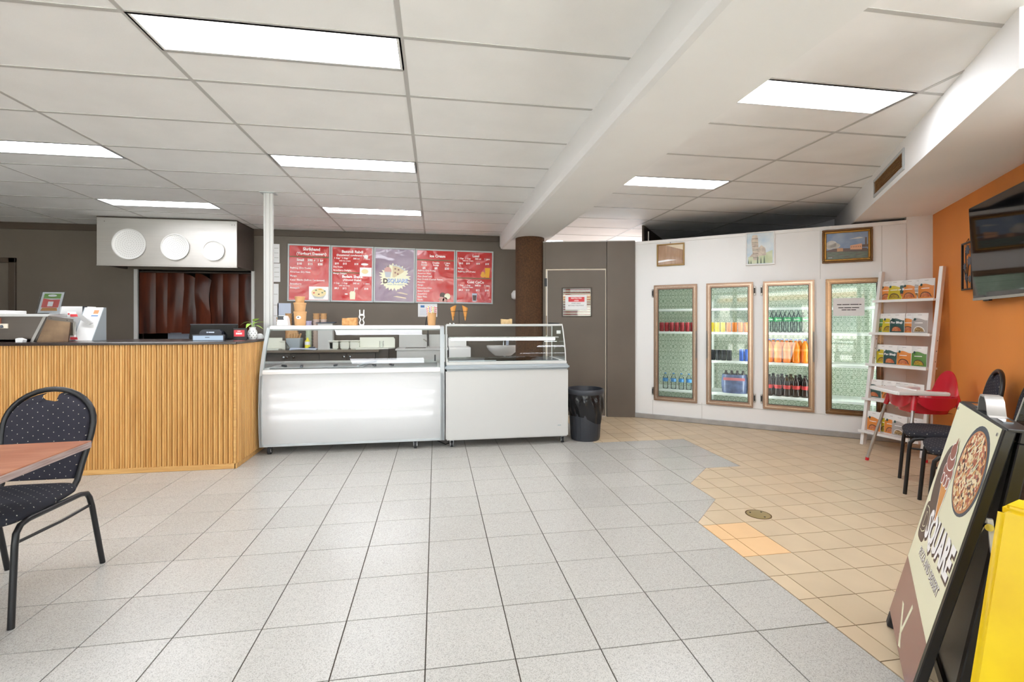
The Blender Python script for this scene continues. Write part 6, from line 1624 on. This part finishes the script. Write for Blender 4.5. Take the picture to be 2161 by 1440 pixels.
# pizza
af('pizza_shadow', 'slate', disc(0.402, -0.180, 0.156, 0.156, 36), -0.0010)
af('pizza_crust', 'crust', disc(0.400, -0.184, 0.142, 0.142, 36), -0.0016)
af('pizza_topping', 'pizza', disc(0.400, -0.182, 0.134, 0.134, 36), -0.0022)
rb = random.Random(8)
for k in range(14):
    a_ = rb.uniform(0, 2*PI); r0 = rb.uniform(0, 0.10); cx0, cz0 = 0.400+r0*math.cos(a_), -0.182+r0*math.sin(a_); b_ = rb.uniform(0.6, 1.2); ln2 = rb.uniform(0.012, 0.03)
    af('sauce_line', 'cream', [(cx0-ln2*math.cos(b_), cz0-ln2*math.sin(b_)), (cx0+ln2*math.cos(b_), cz0+ln2*math.sin(b_)), (cx0+ln2*math.cos(b_)-0.003, cz0+ln2*math.sin(b_)+0.003), (cx0-ln2*math.cos(b_)-0.003, cz0-ln2*math.sin(b_)+0.003)], -0.0028)
# cone in a dark oval
cxn, czn = 0.172, -0.272
af('cone_shadow', 'choc', disc(cxn-0.040, czn-0.03, 0.098, 0.150, 30), -0.0011)
af('cone_outline', 'ink_white', [(cxn-0.062, czn+0.005), (cxn+0.062, czn-0.0), (cxn+0.045, czn-0.170), (cxn+0.030, czn-0.172)], -0.0016)
af('cone_wafer', 'cone', [(cxn-0.056, czn), (cxn+0.056, czn-0.004), (cxn+0.041, czn-0.162), (cxn+0.034, czn-0.162)], -0.0021)
for k, (dx, dz, rx, rz) in enumerate(((0.0, 0.022, 0.070, 0.042), (-0.002, 0.066, 0.056, 0.038), (-0.004, 0.103, 0.040, 0.034))):
    af('ice_outline', 'ink_white', disc(cxn+dx, czn+dz, rx, rz, 24), -0.0022-0.0010*k); af('ice_scoop', 'ice', disc(cxn+dx, czn+dz, rx-0.005, rz-0.005, 24), -0.0026-0.0010*k)
af('ice_tip', 'ice', [(cxn-0.030, czn+0.115), (cxn+0.018, czn+0.118), (cxn+0.016, czn+0.140), (cxn+0.006, czn+0.158), (cxn-0.004, czn+0.135)], -0.0052)
for x in (-0.040, 0.0, 0.040): af('ice_drip', 'ink_white', disc(cxn+x, czn-0.012, 0.020, 0.024, 14), -0.0027); af('ice_drip', 'ice', disc(cxn+x, czn-0.012, 0.015, 0.019, 14), -0.0031)
def at(s_, size, m, x, z, y, sx=1.0, **k):
    o = text(s_, size, m, s1, 0, 0, 0, **k); o.data.transform(Mf @ Matrix.Translation((x, y, z)) @ Matrix.Rotation(PI/2, 4, 'X') @ Matrix.Scale(sx, 4, (1, 0, 0))); o.location = (0, 0, 0); o.rotation_euler = (0, 0, 0); return o
af('d_patch', 'choc', [(0.030+0.058+0.058*math.copysign(abs(math.cos(t_))**0.5, math.cos(t_)), -0.482+0.078*math.copysign(abs(math.sin(t_))**0.5, math.sin(t_))) for t_ in [2*PI*i_/24 for i_ in range(24)]], -0.0012)
at('D', 0.135, 'cream', 0.088, -0.482, -0.0018, bold=0.045, sx=0.85); at('D', 0.135, 'choc', 0.088, -0.482, -0.0023, bold=0.015, sx=0.85)
at('SQUARE', 0.150, 'choc', 0.342, -0.478, -0.0012, bold=0.07, sx=0.72); at('SQUARE', 0.150, 'ink_white', 0.336, -0.472, -0.0023, bold=0.04, sx=0.72)
at('PIZZA AND DESSERT', 0.048, 'choc', 0.325, -0.582, -0.0012, bold=0.04, sx=0.80); at('PIZZA AND DESSERT', 0.048, 'ink_white', 0.3235, -0.5805, -0.0018, bold=0.0, sx=0.80)
for pts in ([(0.150, -0.800), (0.178, -0.800), (0.262, -0.868), (0.250, -0.885)], [(0.285, -0.742), (0.305, -0.748), (0.262, -0.885), (0.245, -0.880)], [(0.262, -0.868), (0.245, -0.885), (0.282, -0.915), (0.315, -0.905), (0.290, -0.892)]): af('cream_letter', 'cream', pts, -0.0016)
for x in (0.018, AW-0.02):
    ap('poster_screw', 'chrome', MB().cyl((x, -0.003, -0.022), (x, 0.0, -0.022), 0.006, 10))
# feet, rear half standing almost parallel behind it
for x in (0.015, AW-0.015): ap('foot', 'rubber', MB().box(x-0.022, x+0.022, 0.0, 0.026, -AL-0.058, -AL-0.004), bevel=0.004)
Mb = Matrix.Translation((0, 0.034, AH)) @ Matrix.Rotation(math.asin(0.165), 4, 'X').inverted()
def bp(nm, m, q, **k): return q.xf(Mb).build(nm, m, s1, **k)
q = MB(); q.box(-0.010, AW+0.022, 0.0, 0.030, -0.035, 0.004); q.box(-0.010, AW+0.022, 0.0, 0.030, -AL-0.005, -AL+0.03); q.box(-0.010, 0.025, 0.0, 0.030, -AL+0.03, -0.035); q.box(AW-0.013, AW+0.022, 0.0, 0.030, -AL+0.03, -0.035)
bp('rear_frame', 'black_metal', q, bevel=0.003)
bp('rear_sheet', 'fridge_grey', MB().box(0.025, AW-0.013, 0.012, 0.020, -AL+0.03, -0.035))
for x in (0.015, AW-0.015): bp('foot', 'rubber', MB().box(x-0.022, x+0.022, 0.002, 0.028, -AL-0.032, -AL-0.004), bevel=0.004)
box('hinge_cap', 'black', -0.010, AW+0.022, 0.006, 0.062, AH-0.004, AH+0.006, s1, bevel=0.002)
for x in (0.10, 0.44): box('hinge', 'chrome', x-0.03, x+0.03, 0.020, 0.044, AH+0.006, AH+0.010, s1)
hp = [(0.185, 0.006), (0.215, 0.008), (0.235, 0.052), (0.256, 0.068), (0.305, 0.068), (0.326, 0.052), (0.346, 0.008), (0.376, 0.006)]
hv = []
for x, z in hp: hv += [(x, 0.010, AH+z), (x, 0.056, AH+z)]
MB().add(hv, [(2*i, 2*i+2, 2*i+3, 2*i+1) for i in range(len(hp)-1)]).build('carry_handle', 'silver', s1, solid=0.006, smooth=40)
for a, b in (((AW+0.010, -0.082, 0.585), (AW+0.010, -0.036, 0.690)), ((AW+0.014, -0.020, 0.560), (AW+0.014, -0.030, 0.690))):
    MB().tube([a, b], 0.009, 4).build('stay', 'fridge_grey', s1)
MB().cyl((AW+0.004, -0.034, 0.668), (AW+0.030, -0.034, 0.668), 0.011, 14).build('stay_bolt', 'chrome', s1, smooth=40)

# ------------------------------------------------------------------ yellow plastic sign in front
ys = thing('yellow_sign', 'yellow plastic folding sign with a red stroke at the right edge', 'folding sign', (1.28, 0.896, 0), math.radians(-72))
# local: x along the face towards the camera side, -y faces the room
YH = 0.872; thy = math.asin(0.38)
My = Matrix.Translation((0, 0, YH)) @ Matrix.Rotation(thy, 4, 'X').inverted()
def yp(nm, m, q, M_=My, **k): return q.xf(M_).build(nm, m, ys, **k)
yp('front_panel', 'yellow_sign', MB().box(0.0, 0.55, 0.0, 0.04, -0.90, -0.006), bevel=0.018, seg=3, smooth=50)
My2 = Matrix.Translation((0, 0.11, YH)) @ Matrix.Rotation(thy, 4, 'X')
yp('rear_panel', 'yellow_sign', MB().box(0.0, 0.55, -0.04, 0.0, -0.90, -0.006), My2, bevel=0.018, seg=3, smooth=50)
box('top_bridge', 'yellow_sign', 0.004, 0.546, 0.012, 0.098, YH-0.040, YH-0.012, ys, bevel=0.008, seg=2, smooth=50)
yp('print_stroke', 'sign_red', MB().prism([(0.120, -0.60), (0.131, -0.60), (0.131, -0.165), (0.120, -0.165)], -0.0012, -0.0004, 'y'))

# ------------------------------------------------------------------ dark counter with a clear cake cover at the right edge
dw = thing('dark_side_table', 'dark wooden side table at the right edge behind the folding sign', 'side table', (2.655, 1.835, 0), OANG)
box('top', 'dark_wood', -0.02, 0.60, 0.0, 0.34, 0.72, 0.75, dw, bevel=0.004)
for x in (-0.01, 0.55):
    for y in (0.02, 0.28): box('leg', 'dark_wood', x, x+0.045, y, y+0.045, 0, 0.72, dw)
for z in (0.25, 0.42, 0.58): box('shelf', 'dark_wood', -0.01, 0.59, 0.03, 0.32, z, z+0.02, dw)
cv = thing('cake_cover', 'clear plastic sloping cover on the dark side table', 'cover', (2.655, 1.835, 0.75), OANG)
MB().prism([(0.0, 0), (0.58, 0), (0.52, 0.19), (0.44, 0.225), (0.20, 0.225), (0.12, 0.19)], 0.03, 0.30, 'y').build('cover_shell', 'acrylic', cv, smooth=40)
for y in (0.03, 0.30): MB().tube([(0.0, y, 0), (0.12, y, 0.19), (0.20, y, 0.225), (0.44, y, 0.225), (0.52, y, 0.19), (0.58, y, 0)], 0.003, 6).build('cover_rim', 'fridge_grey', cv)

# ------------------------------------------------------------------ shopfront behind the camera and the street it looks onto
sf = thing('window_1', 'glazed shopfront behind the camera', 'window', (0, -1.5, 0), kind='structure')
for x in (-6.6, -4.9, -3.2, -1.5, 0.2, 1.5): box('mullion', 'charcoal', x-0.03, x+0.03, -0.05, 0.05, 0, ZC, sf)
for z in (0.0, 2.1, ZC-0.06): box('transom', 'charcoal', -6.6, 1.5, -0.05, 0.05, z, z+0.06, sf)
for a in (-6.6, -4.9, -3.2, -1.5, 0.2): box('pane', 'glass', a+0.03, min(a+1.67, 1.47), -0.004, 0.004, 0.06, 2.10, sf); box('pane', 'glass', a+0.03, min(a+1.67, 1.47), -0.004, 0.004, 2.16, ZC-0.06, sf)
sf2 = thing('window_added', 'unseen glazing added right of the camera to let in daylight', 'window', (OC.x, OC.y, 0), OANG, kind='structure')  # unseen glazing added to bring daylight onto the right side
for x in (2.98, 4.2, 5.4, 6.75): box('mullion', 'charcoal', x-0.03, x+0.03, -0.04, 0.04, 0, 2.42, sf2)
for z in (0.0, 2.06, 2.36): box('transom', 'charcoal', 2.98, 6.75, -0.04, 0.04, z, z+0.06, sf2)
for a, b in ((2.98, 4.2), (4.2, 5.4), (5.4, 6.75)): box('pane', 'glass', a+0.03, b-0.03, -0.004, 0.004, 0.06, 2.06, sf2)
pv2 = MB().prism([(1.7, -1.4), (4.3, 1.3), (9.0, 1.3), (9.0, -1.6), (1.7, -1.6)], -0.15, -0.02).build('pavement', 'grout')
tag(pv2, 'pale concrete footpath outside the added side glazing', 'pavement', kind='structure')
aw = thing('shop_awning', 'awning over the footpath, its unseen deck added to block high sky', 'awning', (0, 0, 0), kind='structure')  # deck added to cut high sky light; only its posts show in reflections
box('deck', 'plaster', -14, 1.9, -4.2, -1.56, ZC+0.06, ZC+0.18, aw)
for x in (-9.0, -4.6, -0.4): box('post', 'charcoal', x-0.05, x+0.05, -4.15, -4.05, -0.02, ZC+0.06, aw)
pv = box('pavement', 'grey_alu', -14, 10, -5.0, -1.6, -0.15, -0.02); MT['concrete'] = mat('pale_concrete', (188, 186, 180), 0.9, var=0.1, scale=2); pv.data.materials.clear(); pv.data.materials.append(MT['concrete']); pv2.data.materials.clear(); pv2.data.materials.append(MT['concrete']); tag(pv, 'pale concrete footpath outside the shopfront', 'pavement', kind='structure')
rd = box('road', MT['concrete'], -30, 25, -22, -5.0, -0.25, -0.12); tag(rd, 'street surface made pale to bounce light into the shop', 'road', kind='structure')  # kept paler than asphalt so its bounce lights the ceiling
st_ = thing('street_building', 'low cream shop building across the street', 'building', (-12, -20, 0))
box('wall', mat('cream_render', (206, 204, 198), 0.8), -8, 14, -3, 0, 0, 3.3, st_); box('fascia', mat('tan_fascia', (170, 130, 92), 0.7), -8, 14, 0, 0.3, 2.75, 3.05, st_)
for k in range(6): f_ = box('window', 'slate', -7+k*3.4, -4.6+k*3.4, -0.01, 0.05, 0.6, 2.4, st_); 
car = thing('parked_car', 'white hatchback parked outside the shopfront', 'car', (-8.1, -6.9, 0), math.radians(8))
MB().prism([(-2.0, 0.35), (-2.0, 0.80), (-1.5, 0.95), (-0.9, 1.40), (0.7, 1.42), (1.35, 0.98), (2.0, 0.85), (2.05, 0.35)], -0.8, 0.8, 'y').build('body', 'fridge_grey', car, bevel=0.08, seg=2, smooth=50)
for s_ in (-0.81, 0.81): MB().prism([(-1.3, 0.98), (-0.82, 1.33), (0.62, 1.35), (1.15, 0.99)], s_-0.01, s_+0.01, 'y').build('side_window', 'black_gloss', car)
for x in (-1.25, 1.3):
    for y in (-0.78, 0.78): MB().cyl((x, y-0.09, 0.20), (x, y+0.09, 0.20), 0.32, 20).build('wheel', 'rubber', car, smooth=40)
car.location.z = 0.0
